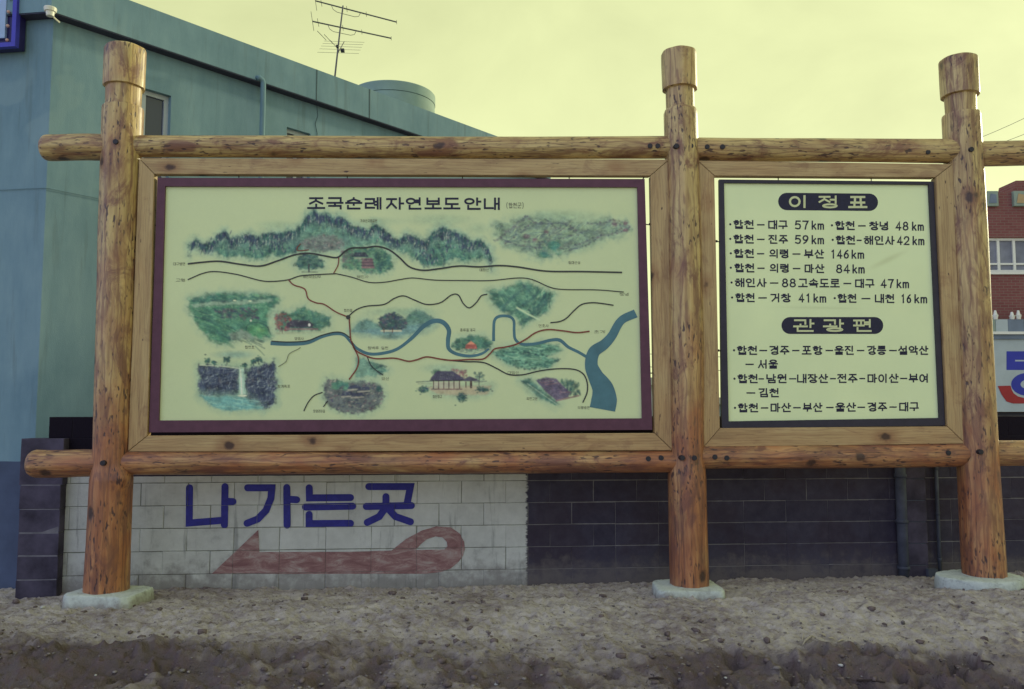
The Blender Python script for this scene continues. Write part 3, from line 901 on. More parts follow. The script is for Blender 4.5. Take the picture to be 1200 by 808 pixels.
def sheet(name, quad, nx, ny, d, paint, parent, rough=0.42):
    q = np.array(quad, float)
    A, B = np.meshgrid(np.linspace(0, 1, nx), np.linspace(0, 1, ny))
    px = (q[0, 0] * (1 - A) + q[1, 0] * A) * (1 - B) + (q[3, 0] * (1 - A) + q[2, 0] * A) * B
    py = (q[0, 1] * (1 - A) + q[1, 1] * A) * (1 - B) + (q[3, 1] * (1 - A) + q[2, 1] * A) * B
    X, Y, Z = SG.hit(px, py, d)
    col = paint(px, py)
    idx = np.arange(nx * ny).reshape(ny, nx)
    quads = np.stack([idx[:-1, :-1], idx[1:, :-1], idx[1:, 1:], idx[:-1, 1:]], -1).reshape(-1, 4)
    r = root_loc(parent)
    me = grid_mesh(name, np.stack([X, Y, Z], -1).reshape(-1, 3), quads)
    at = me.color_attributes.new('print', 'FLOAT_COLOR', 'POINT')
    rgba = np.ones((nx * ny, 4), np.float32); rgba[:, :3] = np.clip(col.reshape(-1, 3), 0.004, 0.95)
    at.data.foreach_set('color', rgba.ravel())
    m, t, b = newmat(name + '_print', rough, 0.35)
    ca = N(t, 'ShaderNodeVertexColor', layer_name='print')
    p = pos(t)
    v = ramp(t, noise(t, p, 1.6, 5, 0.6, 0.3), [(0.3, (0.93, 0.95, 0.97)), (0.7, (1, 1, 1))])
    t.links.new(mix(t, 1.0, ca.outputs['Color'], v, 'MULTIPLY'), b.inputs['Base Color'])
    t.links.new(maprange(t, noise(t, p, 4, 4), 0.3, 0.7, rough - 0.06, rough + 0.12), b.inputs['Roughness'])
    return link(name, me, m, parent)

class Canvas:
    def __init__(s, px, py, base):
        s.x, s.y = px, py; s.c = base
    def sub(s, x0, y0, x1, y1):
        ny, nx = s.x.shape
        xa = s.x[ny // 2]; ya = s.y[:, nx // 2]
        i0 = max(0, np.searchsorted(xa, x0 - 9)); i1 = min(nx, np.searchsorted(xa, x1 + 9))
        j0 = max(0, np.searchsorted(ya, y0 - 5)); j1 = min(ny, np.searchsorted(ya, y1 + 5))
        return slice(j0, j1), slice(i0, i1)
    def lay(s, sl, a, col):
        c = alb(col) if not callable(col) else col(s.x[sl], s.y[sl])
        s.c[sl] = s.c[sl] * (1 - a[..., None]) + c * a[..., None]
    def poly(s, pts, col, soft=2.0, alpha=1.0, jit=2.0, js=0.35, seed=0):
        P = np.array(pts, float)
        big = soft >= 3 and (np.ptp(P[:, 0]) * np.ptp(P[:, 1])) > 450; pad = 12 if big else soft
        sl = s.sub(P[:, 0].min() - pad, P[:, 1].min() - pad, P[:, 0].max() + pad, P[:, 1].max() + pad)
        x, y = s.x[sl], s.y[sl]
        xj = x + jit * (fbm(x * js, y * js, 3, seed) - 0.5) * 2; yj = y + jit * (fbm(x * js + 50, y * js, 3, seed + 3) - 0.5) * 2
        dm = np.full(x.shape, 1e9); ins = np.zeros(x.shape, bool)
        for i in range(len(P)):
            a, b_ = P[i], P[(i + 1) % len(P)]
            e = b_ - a; L2 = max(e @ e, 1e-9)
            t_ = np.clip(((xj - a[0]) * e[0] + (yj - a[1]) * e[1]) / L2, 0, 1)
            dm = np.minimum(dm, np.hypot(xj - a[0] - t_ * e[0], yj - a[1] - t_ * e[1]))
            c = ((a[1] > yj) != (b_[1] > yj)) & (xj < (b_[0] - a[0]) * (yj - a[1]) / (b_[1] - a[1] + 1e-12) + a[0])
            ins ^= c
        sd = np.where(ins, -dm, dm)
        if big: s.lay(sl, (1 - sstep(-4, 11, sd + 5 * (fbm(x * .12, y * .12, 2, seed + 40) - .5))) * 0.5, (112, 146, 128))
        m_ = np.clip(0.5 - sd / soft, 0, 1) * alpha
        s.lay(sl, m_, col); return sl, m_
    def relief(s, pts, pal, fx, fy, ang=0.0, k=3.0, alpha=0.92, soft=4, jit=3, js=.3, seed=0, warp=1.0):
        """brushed hill or rock: a ridged field lit from the upper left, in four inks from dark to light"""
        A_ = np.array([alb(q) for q in pal])
        def fld(x, y):
            u = x * cos(ang) + y * sin(ang); v = -x * sin(ang) + y * cos(ang)
            a = u * fx + warp * (fbm(u * fx * .6, v * fy * .6, 2, seed + 5) - .5) * 2; b = v * fy + warp * (fbm(u * fx * .6 + 31, v * fy * .6, 2, seed + 7) - .5) * 2
            return 1 - np.abs(fbm(a, b, 4, seed, .55) * 2 - 1)
        def col(x, y):
            n0 = fld(x, y); d = n0 - fld(x - .9, y - .7)
            t_ = np.clip(.44 + .55 * k * d + .8 * (n0 - .72), 0, .999) * 3
            i = t_.astype(int); f_ = (t_ - i)[..., None]
            return A_[i] * (1 - f_) + A_[np.minimum(i + 1, 3)] * f_
        return s.poly(pts, col, soft, alpha, jit, js, seed)
    def ell(s, cx, cy, rx, ry, col, alpha=1.0, ang=0.0, hard=0.5, grain=0.0, seed=0):
        r = max(rx, ry)
        sl = s.sub(cx - r, cy - r, cx + r, cy + r)
        x, y = s.x[sl] - cx, s.y[sl] - cy
        u = (x * cos(ang) + y * sin(ang)) / rx; v = (-x * sin(ang) + y * cos(ang)) / ry
        d = np.hypot(u, v)
        if grain: d = d + grain * (fbm(s.x[sl] * .5, s.y[sl] * .5, 3, seed) - .5)
        s.lay(sl, (1 - sstep(hard, 1.0, d)) * alpha, col)
    def line(s, pts, wd, col, alpha=1.0, soft=0.7):
        P = np.array(pts, float)
        sl = s.sub(P[:, 0].min() - wd, P[:, 1].min() - wd, P[:, 0].max() + wd, P[:, 1].max() + wd)
        x, y = s.x[sl], s.y[sl]; dm = np.full(x.shape, 1e9)
        for i in range(len(P) - 1):
            a, b_ = P[i], P[i + 1]; e = b_ - a; L2 = max(e @ e, 1e-9)
            t_ = np.clip(((x - a[0]) * e[0] + (y - a[1]) * e[1]) / L2, 0, 1)
            dm = np.minimum(dm, np.hypot(x - a[0] - t_ * e[0], y - a[1] - t_ * e[1]))
        s.lay(sl, np.clip((wd / 2 - dm) / soft + .5, 0, 1) * alpha, col)
    def dabs(s, poly, n, cols, rx, ry, alpha=0.6, ang=0.0, dang=0.5, rng=None, hard=0.2):
        P = np.array(poly, float); x0, y0 = P.min(0); x1, y1 = P.max(0); k = 0; g_ = 0
        while k < n and g_ < n * 20:
            g_ += 1
            x = rng.uniform(x0, x1); y = rng.uniform(y0, y1); ins = False
            for i in range(len(P)):
                a, b_ = P[i], P[(i + 1) % len(P)]
                if (a[1] > y) != (b_[1] > y) and x < (b_[0] - a[0]) * (y - a[1]) / (b_[1] - a[1]) + a[0]: ins = not ins
            if not ins: continue
            k += 1; f_ = rng.uniform(.6, 1.4)
            s.ell(x, y, rx * f_, ry * f_ * rng.uniform(.7, 1.3), cols[rng.randrange(len(cols))], alpha * rng.uniform(.6, 1), ang + rng.uniform(-dang, dang), hard)

GRN = [(68, 112, 90), (54, 96, 86), (78, 122, 96), (62, 106, 98)]
DGR = [(44, 80, 76), (38, 66, 68), (52, 92, 78)]
NVY = [(44, 56, 78), (52, 66, 84), (38, 48, 66)]
GRY = [(92, 100, 96), (108, 116, 106), (76, 80, 84), (120, 110, 108)]
MAU = [(88, 72, 84), (100, 82, 88), (76, 66, 82)]
def paint_map(px, py):
    base = np.broadcast_to(PAPER, px.shape + (3,)).copy()
    base *= (0.97 + 0.06 * fbm(px * 0.012, py * 0.012, 3, 2))[..., None]
    base *= (0.985 + 0.03 * vnoise(px * 1.3, py * 1.3, 8))[..., None]
    c = Canvas(px, py, base); R = random.Random(11)
    mist = (116, 148, 122)
    # --- long rocky ridge
    for q in [(325, 264, 38, 8), (440, 260, 45, 8), (515, 258, 55, 10), (560, 268, 20, 10), (300, 300, 60, 9), (450, 300, 60, 10), (530, 305, 60, 9)]:
        c.ell(*q, mist, 0.40, 0, 0.05)
    top = [(222, 288), (230, 281), (237, 287), (248, 284), (256, 277), (263, 271), (270, 281), (281, 277), (292, 275), (302, 279), (309, 275), (320, 273), (330, 274), (338, 271), (347, 270), (355, 262), (361, 252), (368, 247), (374, 252), (383, 251), (390, 256), (397, 254), (405, 258), (413, 266), (421, 267), (432, 270), (440, 263), (448, 269), (456, 275), (465, 282), (477, 275), (487, 279), (499, 284), (507, 273), (519, 267), (530, 272), (544, 277), (551, 283), (563, 282), (572, 290), (576, 304)]
    bot = [(560, 304), (545, 307), (530, 303), (518, 312), (500, 313), (488, 305), (478, 298), (460, 292), (440, 287), (420, 289), (400, 291), (372, 292), (350, 294), (338, 298), (328, 302), (318, 297), (305, 305), (290, 303), (280, 299), (262, 302), (252, 296), (240, 292)]
    ridge = top + bot
    PG = [(34, 58, 68), (52, 94, 86), (70, 114, 94), (118, 148, 120)]
    PN = [(30, 38, 58), (46, 60, 78), (66, 96, 92), (146, 156, 140)]
    c.relief(ridge, PG, .085, .06, -.35, 3.2, .94, 5, 4, .3, 1)
    crest = top + [(x, y + 11 + 3 * sin(x * .21)) for x, y in top[::-1]]
    c.relief(crest, PN, .20, .085, 0, 3.0, .85, 5, 3, .4, 2, .6)
    c.dabs(ridge, 110, GRN + DGR, 5, 2.4, 0.35, -0.5, 0.8, R)
    # crags: dark upright strokes hanging from the skyline
    for i in range(len(top) - 1):
        (xa, ya), (xb, yb) = top[i], top[i + 1]
        n = int(hypot(xb - xa, yb - ya) / 1.25) + 1
        for k in range(n):
            u = R.random(); x = xa + (xb - xa) * u; y = ya + (yb - ya) * u + R.uniform(-1.5, 1.5)
            h = R.uniform(3, 8.5) * (1.35 if 350 < x < 400 else 1)
            c.ell(x, y + h * .55, R.uniform(1.0, 2.3), h * .72, R.choice(NVY + DGR), 0.8, R.uniform(-.25, .25), 0.35)
            if R.random() < 0.22: c.ell(x + R.uniform(-2, 2), y + h * R.uniform(.4, 1.2), 0.9, h * .4, (134, 142, 134), 0.65, R.uniform(-.2, .2), .3)
    for (x, y, n) in [(262, 278, 12), (296, 281, 16), (296, 292, 10), (322, 286, 14), (330, 290, 9), (418, 272, 12), (448, 280, 12), (500, 295, 16), (505, 302, 14), (520, 280, 14), (528, 292, 10), (545, 290, 10)]:
        for k in range(n):
            c.ell(x + R.gauss(0, 5), y + R.gauss(0, 3.5), R.uniform(.8, 2), R.uniform(2, 5), R.choice(NVY), 0.7, R.uniform(-.4, .4), .3)
            if k % 4 == 0: c.ell(x + R.gauss(0, 5), y + R.gauss(0, 3), 1.0, R.uniform(1.5, 3.5), (140, 146, 140), 0.6, R.uniform(-.4, .4), .3)
    gp = [(352, 285), (362, 278), (380, 275), (395, 277), (404, 284), (404, 292), (380, 295), (358, 294)]
    c.poly(gp, (96, 104, 98), 4, 0.85, 3, .4, 5); c.dabs(gp, 130, GRY + [(60, 74, 72)], 1.8, 1.3, 0.7, 0, 1.5, R)
    # --- fortress hill, upper right
    fo = [(579, 262), (600, 262), (618, 255), (640, 257), (655, 259), (672, 262), (690, 262), (713, 258), (722, 263), (733, 259), (738, 267), (731, 275), (706, 279), (690, 288), (668, 295), (648, 301), (632, 302), (612, 294), (590, 287), (582, 276)]
    c.ell(655, 254, 75, 12, mist, 0.55, 0, .05); c.ell(650, 285, 70, 20, mist, .55, 0, .2)
    c.relief(fo, [(74, 88, 92), (94, 116, 104), (112, 138, 112), (142, 160, 122)], .07, .12, -.2, 2.2, .85, 8, 5, .2, 7)
    c.dabs(fo, 90, [(92, 116, 104), (84, 108, 104), (116, 142, 112), (98, 104, 100), (126, 148, 116)], 7, 2.6, 0.5, -0.15, 0.5, R)
    for pts, w_ in [(spline([(580, 283), (597, 270), (612, 258), (618, 254), (630, 262), (660, 262), (672, 268)]), 2.2), (spline([(592, 286), (612, 270), (622, 262)]), 1.6), (spline([(586, 280), (610, 288), (640, 291), (668, 290), (700, 278), (728, 272), (738, 266)]), 2.4), (spline([(668, 294), (690, 286), (705, 276)]), 1.5), (spline([(640, 258), (655, 268), (675, 270)]), 1.6), (spline([(688, 262), (705, 262), (720, 258), (727, 266), (722, 272)]), 2), (spline([(610, 282), (630, 284), (655, 280), (690, 270)]), 1.2)]:
        c.line(pts, w_, (82, 86, 94), .42, 1.8)
        for q in pts[::2]: c.ell(q[0] + R.uniform(-2, 2), q[1] + R.uniform(-1.5, 1.5), 2.2, 1.4, R.choice(MAU + NVY), .5, R.uniform(-1, 1), .2)
    for q in [(617, 277, 6, 4), (627, 281, 5, 3), (640, 272, 4, 3.5), (720, 263, 5, 4), (733, 262, 4, 4), (733, 270, 5, 3)]: c.ell(*q, R.choice(MAU), .85, 0, .3, .5)
    c.ell(649, 288, 9, 7.5, (66, 122, 108), .9, 0, .4, .5); c.ell(638, 299, 9, 5, (64, 116, 104), .85, 0, .4, .5)
    c.dabs([(638, 282), (658, 282), (656, 302), (630, 302)], 50, GRN + [(56, 108, 104)], 3, 2, .5, 0, 1, R)
    # --- lone tree
    tp = [(345, 310), (348, 303), (355, 298), (363, 298), (372, 300), (379, 307), (380, 313), (368, 316), (352, 316)]
    c.poly(tp, (58, 92, 78), 3, .9, 3, .5, 9); c.dabs(tp, 110, DGR + NVY[:1], 2.4, 1.3, .7, 0, .6, R); c.line([(362, 310), (362, 319)], 1.6, (52, 52, 56)); c.line([(354, 319), (372, 319)], 1.5, (66, 74, 66), .6)
    # --- temple in trees
    tp = [(401, 296), (408, 291), (420, 289), (430, 292), (440, 290), (450, 294), (458, 302), (460, 313), (452, 320), (436, 321), (418, 317), (402, 314)]
    c.poly(tp, (80, 120, 92), 4, .9, 4, .4, 10); c.dabs(tp, 230, GRN + DGR + GRY[:1], 3, 2, .6, 0, 1.3, R)
    c.dabs([(400, 294), (414, 293), (414, 308), (402, 308)], 40, MAU, 2.2, 1.6, .5, 0, 1, R)
    c.poly([(414, 300), (416, 296), (428, 296), (431, 299), (429, 301)], (50, 56, 66), 1, .95, .4); c.line([(413, 300.5), (431, 300.5)], 1.6, (46, 50, 60)); c.line([(416, 303), (428, 303)], 2, (126, 140, 116), .9)
    c.poly([(424, 303), (436, 302), (439, 315), (424, 315)], (96, 74, 80), 1.5, .9, .5)
    for y in (304.5, 308, 311.5): c.line([(423, y), (438, y)], 1.1, (58, 50, 60), .8)
    c.line([(424, 313.5), (438, 313.5)], .9, (140, 110, 108), .7)
    c.dabs([(438, 296), (456, 298), (458, 316), (440, 318)], 60, DGR, 3.4, 2.6, .6, 0, 1, R)
    # --- green hills, left
    hp = [(223, 350), (240, 347), (262, 344), (290, 346), (322, 346), (327, 352), (318, 362), (314, 378), (318, 396), (300, 397), (284, 394), (270, 403), (255, 403), (240, 392), (228, 376), (222, 360)]
    c.ell(274, 345, 55, 6, mist, .7, 0, .1)
    c.relief(hp, [(34, 74, 70), (50, 100, 82), (68, 120, 90), (112, 148, 114)], .045, .13, .5, 3.0, .93, 6, 4, .2, 13)
    c.dabs(hp, 60, GRN + [(96, 146, 100), (60, 110, 82)], 10, 2.2, .55, .45, .25, R)
    for k in range(26):
        x = R.uniform(232, 300); y = 362 + (x - 232) * .35 + R.uniform(-4, 22)
        c.line([(x, y), (x + R.uniform(10, 20), y + R.uniform(5, 11))], 1.3, R.choice(DGR), .55, 1.2)
    c.poly([(224, 357), (250, 353), (285, 352), (320, 350), (318, 354), (285, 357), (255, 358), (226, 360)], (126, 152, 128), 2.5, .9, 1.5)
    c.dabs([(224, 349), (322, 347), (320, 352), (226, 355)], 70, DGR + [(84, 124, 104)], 4, 2, .65, 0, .2, R)
    c.dabs([(248, 362), (275, 361), (284, 372), (262, 374)], 60, MAU + NVY, 3, 2, .55, .5, .4, R); c.dabs([(280, 362), (300, 360), (306, 374), (286, 376)], 60, MAU + NVY, 2.6, 1.8, .6, .3, .6, R)
    c.ell(302, 388, 15, 9, (70, 122, 84), .9, .15, .6, .25); c.ell(305, 387, 8, 4, (110, 158, 104), .7, .3, .1); c.line(spline([(288, 391), (290, 382), (300, 378), (312, 382), (317, 392)]), 1.6, (40, 76, 66), .75, 1.2)
    c.poly([(268, 392), (284, 386), (300, 396), (284, 398), (272, 398)], (112, 128, 112), 3, .8, 2)
    c.ell(275, 352.5, 2.5, 1, (190, 200, 160), .9); c.ell(293, 353, 2.5, 1, (190, 200, 160), .9); c.ell(294, 376, 1.6, 1.6, (190, 190, 170), .9)
    # --- house under autumn trees
    c.ell(352, 378, 38, 17, mist, .6, 0, .2)
    tp = [(322, 370), (332, 366), (340, 368), (348, 363), (356, 360), (364, 365), (374, 368), (386, 372), (386, 382), (374, 387), (350, 388), (326, 387)]
    c.poly(tp, (66, 108, 84), 4, .9, 3, .4, 15); c.dabs(tp, 160, GRN + DGR, 3.4, 2.6, .6, 0, 1, R)
    c.dabs([(321, 369), (336, 367), (342, 378), (336, 389), (323, 388)], 70, [(112, 58, 62), (92, 52, 66), (130, 76, 66)], 2.4, 2, .7, 0, 1, R)
    c.poly([(336, 379), (344, 375), (362, 376), (368, 381), (366, 384), (336, 384)], (54, 48, 62), 1.4, .9, .6); c.line([(336, 386), (372, 386)], 2.4, (120, 100, 96), .8)
    c.ell(362.5, 381, 1.8, 2.2, (206, 206, 190), .95); c.line([(330, 384), (331, 391)], 1.1, (70, 50, 54)); c.line([(324, 391), (380, 389)], 2.5, (140, 150, 118), .6, 2)
    # --- pavilion hill on the lake
    c.ell(458, 388, 52, 13, (98, 132, 128), .75, 0, .2); c.ell(470, 366, 60, 8, mist, .6, 0, .1)
    c.poly([(412, 388), (420, 378), (430, 374), (440, 379), (450, 388)], (76, 112, 104), 3, .9, 2); c.poly([(470, 382), (480, 368), (488, 363), (500, 367), (510, 374), (505, 382), (490, 388)], (74, 108, 100), 3, .9, 2)
    c.dabs([(470, 380), (486, 365), (506, 374), (490, 386)], 50, GRN + DGR, 4, 1.8, .5, -.5, .5, R)
    c.poly([(412, 388), (512, 378), (480, 392), (440, 392)], (88, 122, 122), 3, .8, 1.5)
    tp = [(444, 384), (444, 374), (452, 368), (461, 366), (472, 372), (478, 380), (474, 386), (450, 388)]
    c.poly(tp, (52, 72, 72), 2.5, .95, 3, .5, 18); c.dabs(tp, 90, NVY + DGR + MAU[:1], 2.6, 2, .7, 0, 1, R)
    c.line([(447, 388), (470, 388)], 2, (176, 176, 146), .8); c.line([(450, 385), (450, 390)], 1, (80, 50, 50)); c.line([(460, 385), (460, 390)], 1, (80, 50, 50)); c.ell(460, 395, 17, 5, (66, 98, 96), .7, 0, .2)
    # --- big domed hills
    tp = [(572, 341), (586, 340), (596, 336), (610, 331), (618, 331), (628, 337), (645, 342), (651, 346), (646, 356), (640, 366), (622, 376), (612, 383), (604, 372), (586, 364), (576, 352)]
    c.ell(600, 350, 40, 20, mist, .6, 0, .2)
    c.relief(tp, [(36, 72, 72), (58, 102, 88), (88, 132, 106), (142, 168, 136)], .085, .035, -.75, 3.4, .95, 5, 3, .3, 21); c.dabs(tp, 30, GRN + [(108, 146, 116)], 7, 2.4, .5, -.6, .25, R)
    for pts in [[(586, 362), (598, 350), (608, 340), (614, 333)], [(596, 368), (612, 356), (624, 348), (630, 338)], [(610, 378), (624, 366), (634, 356), (644, 346)], [(574, 343), (590, 346), (598, 350)], [(614, 333), (622, 344), (626, 350)]]:
        for k in range(6):
            o_ = [(x + R.uniform(-1, 3), y + R.uniform(0, 3)) for x, y in pts]
            c.line(spline(o_, 5), R.uniform(1.2, 3), R.choice(DGR + NVY[:2]), .16, 2.4)
    c.dabs([(622, 352), (646, 346), (640, 366), (614, 380)], 70, DGR, 4, 2, .5, -.8, .4, R)
    c.line([(606, 361), (618, 368), (632, 375)], 2.0, (160, 182, 146), .9, 1); c.line([(610, 363), (620, 366)], 1.2, (150, 176, 140), .7)
    # --- small red pavilion on an islet
    c.ell(553, 404, 26, 14, mist, .6, 0, .3)
    tp = [(529, 406), (536, 398), (552, 393), (568, 396), (577, 401), (574, 408), (556, 411), (536, 410)]
    c.poly(tp, (64, 104, 84), 3, .9, 3, .4, 23); c.dabs(tp, 110, GRN + DGR, 3.2, 1.8, .6, 0, 1, R)
    c.poly([(547, 404), (552, 400), (557, 404)], (204, 128, 100), 1, .95, .3); c.poly([(545, 409), (559, 409), (558, 404), (546, 404)], (150, 80, 72), 1, .9, .3)
    c.dabs([(532, 409), (572, 409), (566, 415), (540, 415)], 40, GRY + [(196, 200, 160)], 2, .8, .6, 0, .3, R)
    # --- long green bank
    tp = [(576, 413), (590, 408), (612, 404), (636, 402), (655, 405), (656, 412), (640, 418), (654, 422), (646, 430), (622, 434), (600, 429), (584, 420)]
    c.relief(tp, [(44, 86, 78), (68, 116, 98), (96, 142, 118), (140, 170, 138)], .035, .16, .15, 2.6, .92, 4, 2, .3, 25); c.dabs(tp, 30, GRN + [(104, 150, 122)], 8, 1.6, .5, .1, .2, R)
    for y0_, pts in enumerate([[(580, 414), (610, 424), (640, 428), (655, 421)], [(598, 407), (622, 412), (650, 409)], [(590, 413), (618, 414), (640, 417)], [(588, 422), (612, 431), (640, 431)]]):
        s_ = spline(pts, 8)
        for q in s_:
            for k in range(2): c.ell(q[0] + R.uniform(-2, 2), q[1] + R.uniform(-1.5, 1.5), R.uniform(1.5, 3), R.uniform(1, 2), R.choice(DGR), .62, 0, .2)
    # --- waterfall
    c.ell(275, 416, 36, 7, (104, 140, 128), .7, 0, .1); c.ell(277, 450, 48, 36, mist, .35, 0, .6)
    lp = [(233, 428), (240, 430), (246, 427), (255, 430), (262, 429), (270, 432), (276, 431), (281, 437), (279, 446), (282, 455), (279, 463), (270, 462), (262, 466), (252, 463), (245, 466), (238, 462), (234, 464), (232, 452), (235, 442), (232, 436)]
    rp = [(286, 434), (291, 434), (296, 430), (303, 430), (310, 426), (316, 427), (321, 422), (324, 431), (322, 440), (325, 450), (322, 462), (323, 472), (317, 477), (308, 480), (303, 475), (296, 476), (291, 470), (284, 465), (290, 459), (286, 450), (289, 442)]
    for q_ in (lp, rp):
        c.ell((q_[0][0] + q_[8][0]) / 2, 450, 30, 26, (92, 122, 122), .5, 0, .5); c.relief(q_, [(24, 30, 50), (38, 46, 68), (58, 68, 86), (104, 114, 120)], .10, .13, .1, 3.6, .96, 4, 3, .4, 27, .7); c.dabs(q_, 45, NVY + [(70, 74, 86), (84, 86, 90), (36, 38, 58)], 1.8, 3, .65, 0, .4, R)
        c.dabs(q_, 30, [(112, 120, 118)], .7, 3, .55, 0, .3, R)
    c.line([(234, 428), (262, 429.5), (281, 432)], 1, (166, 178, 150), .9)
    c.poly([(234, 464), (252, 465), (280, 464), (296, 472), (308, 479), (290, 480), (270, 482), (250, 478)], (92, 140, 134), 3, .95, 1.5)
    for k in range(26):
        x = R.uniform(240, 292); y = 466 + R.uniform(0, 11); c.line([(x, y), (x + R.uniform(6, 14), y + R.uniform(.5, 2.5))], .9, R.choice([(70, 116, 118), (128, 168, 150)]), .6)
    c.poly([(280, 432), (285.5, 432), (288, 462), (281, 463)], (150, 178, 158), 1, .95, .5)
    c.line([(282, 434), (283.5, 462)], .9, (206, 216, 184), .9); c.line([(285, 436), (287, 460)], .7, (96, 128, 124), .7); c.ell(284, 464, 7, 1.6, (196, 206, 176), .9)
    for (x, y, r_) in [(243, 423, 5), (251, 425, 4), (266, 422, 6), (287, 428, 4.5), (297, 424, 5), (303, 422, 5)]:
        c.ell(x, y, r_ * .9, r_ * .7, DGR[2], .8, 0, .3, .5)
        for k in range(22): c.ell(x + R.gauss(0, r_ * .4), y + R.gauss(0, r_ * .35), 2.0, 1.3, R.choice(DGR), .7, 0, .3)
        c.line([(x, y), (x, y + 5)], 1, (50, 60, 64), .8)
    # --- village roofs
    tp = [(379, 452), (384, 444), (396, 446), (408, 449), (420, 446), (436, 448), (447, 452), (450, 464), (446, 474), (436, 481), (420, 485), (400, 483), (386, 477), (380, 468)]
    c.ell(415, 465, 42, 24, mist, .5, 0, .4)
    c.poly(tp, (78, 84, 86), 4, .9, 3, .4, 29); c.dabs(tp, 320, GRY + NVY + MAU + [(150, 150, 136)], 2.2, 1.2, .75, -.3, .6, R)
    c.dabs([(390, 446), (410, 448), (408, 456), (390, 456)], 45, GRN, 4, 2.4, .7, 0, .5, R)
    for (x, y) in [(414, 453), (425, 455), (406, 461), (418, 462)]:
        c.poly([(x - 7, y + 3), (x - 4, y - 1), (x + 6, y - 2), (x + 9, y + 2)], (52, 58, 76), 1, .95, .3); c.line([(x - 6, y + 4.5), (x + 8, y + 3.5)], 1.2, (154, 154, 138), .8)
    c.ell(444, 456, 5, 5, DGR[0], .9, 0, .4, .5)
    # --- delta below the junction
    c.poly([(418, 420), (426, 420), (448, 430), (455, 434), (440, 441), (416, 442)], (98, 136, 118), 3, .9, 2); c.dabs([(430, 424), (455, 430), (448, 440), (436, 434)], 50, DGR + GRN[:1], 3.2, 1.7, .65, 0, .6, R)
    # --- palace
    c.ell(520, 432, 38, 9, (122, 152, 130), .6, 0, .1)
    c.ell(511, 437, 7, 6, DGR[2], .85, 0, .3, .5); c.dabs([(528, 433), (546, 434), (548, 444), (534, 444)], 60, [(112, 76, 84), (92, 66, 80), (128, 90, 90)], 2.2, 1.8, .7, 0, 1, R)
    c.dabs([(556, 436), (568, 438), (566, 448), (558, 448)], 45, [(84, 112, 96), (66, 92, 84)], 2, 1.8, .6, 0, 1, R); c.line([(562, 440), (561, 456)], .9, (60, 60, 60))
    c.poly([(500, 454), (576, 452), (572, 462), (540, 464), (512, 462)], (150, 140, 114), 3, .8, 1.5)
    c.poly([(512, 435), (530, 435), (543, 443), (544, 446), (504, 446), (505, 443)], (62, 60, 80), 1, .97, .3)
    for k in range(12): c.line([(513 + k * 1.7, 436.5), (507 + k * 3.1, 445)], .6, (42, 42, 62), .6)
    c.line([(504, 446.5), (544, 446)], 1.6, (38, 34, 50)); c.poly([(508, 448), (539, 448), (539, 455), (508, 455)], (150, 152, 132), .8, .95, .2)
    for x in (508, 514, 520, 526, 532, 538.5): c.line([(x, 447), (x, 456)], 1.1, (66, 40, 46))
    c.line([(506, 456.5), (541, 456.5)], 1.4, (104, 86, 84)); c.poly([(543, 445), (550, 441), (558, 444), (562, 447), (544, 447)], (64, 62, 80), 1, .95, .2)
    c.line([(546, 448), (546, 454)], 1.2, (70, 42, 46)); c.line([(552, 448), (552, 454)], 2.6, (60, 36, 40)); c.line([(488, 448), (506, 447)], 1.2, (96, 108, 96), .9); c.line([(490, 450), (506, 450)], 1, (120, 128, 108), .8); c.line([(556, 448), (570, 447)], 1.2, (96, 108, 96), .9)
    for (x, y, rx, ry) in [(496, 457, 9, 5), (541, 466, 8, 7), (566, 457, 10, 4)]:
        c.ell(x, y, rx, ry, DGR[0], .85, 0, .4, .5)
        for k in range(34): c.ell(x + R.gauss(0, rx * .4), y + R.gauss(0, ry * .4), 1.8, 1.2, R.choice(DGR + NVY[:1]), .7, 0, .3)
    # --- house on the slope
    c.ell(645, 456, 38, 17, mist, .5, 0, .3)
    c.poly([(610, 446), (620, 444), (655, 474), (650, 475), (632, 466)], (74, 110, 98), 3, .9, 2); c.dabs([(610, 446), (620, 444), (655, 474), (650, 475)], 60, DGR + GRN, 2.6, 1.6, .6, .7, .3, R)
    c.line([(618, 450), (654, 475)], 1.3, (126, 148, 128), .8)
    c.dabs([(656, 445), (678, 448), (680, 464), (664, 462)], 80, DGR + [(56, 96, 88)], 2, 3.4, .7, 0, .3, R)
    c.poly([(628, 446), (640, 442), (652, 444), (668, 460), (666, 466), (652, 470), (638, 458)], (78, 70, 92), 1.6, .95, .6)
    for k in range(7): c.line([(630 + k * 4.5, 447 + k * 2.2), (645 + k * 4, 444 + k * 2.6)], .9, R.choice([(48, 44, 68), (124, 100, 106), (60, 54, 80)]), .75)
    c.dabs([(630, 445), (652, 444), (666, 464), (652, 469)], 60, [(56, 52, 76), (120, 96, 100), (94, 82, 98)], 2, .9, .6, .6, .3, R); c.line([(652, 470), (678, 464)], 2, (120, 96, 96), .8)
    # pigment: granulation and darker pooling wherever the picture is inked
    base0 = np.broadcast_to(PAPER, px.shape + (3,))
    ink = np.clip(np.abs(c.c - base0).sum(-1) / 0.9, 0, 1)
    g1 = fbm(px * .42, py * .62, 4, 61) - .5; g2 = fbm(px * .16, py * .2, 3, 67) - .5; g3 = 1 - np.abs(fbm(px * .30, py * .42, 4, 71) * 2 - 1)
    k_ = np.clip(1 + ink * (g1 * 0.55 + g2 * 0.9), 0.5, 1.5)[..., None]
    c.c = c.c * k_
    pool = (ink * sstep(0.93, 0.99, g3) * 0.35)[..., None]
    c.c = c.c * (1 - pool) + alb((40, 56, 74)) * pool
    hi = (ink * sstep(0.14, 0.28, g1) * 0.20)[..., None]
    c.c = c.c * (1 - hi) + alb((140, 164, 130)) * hi
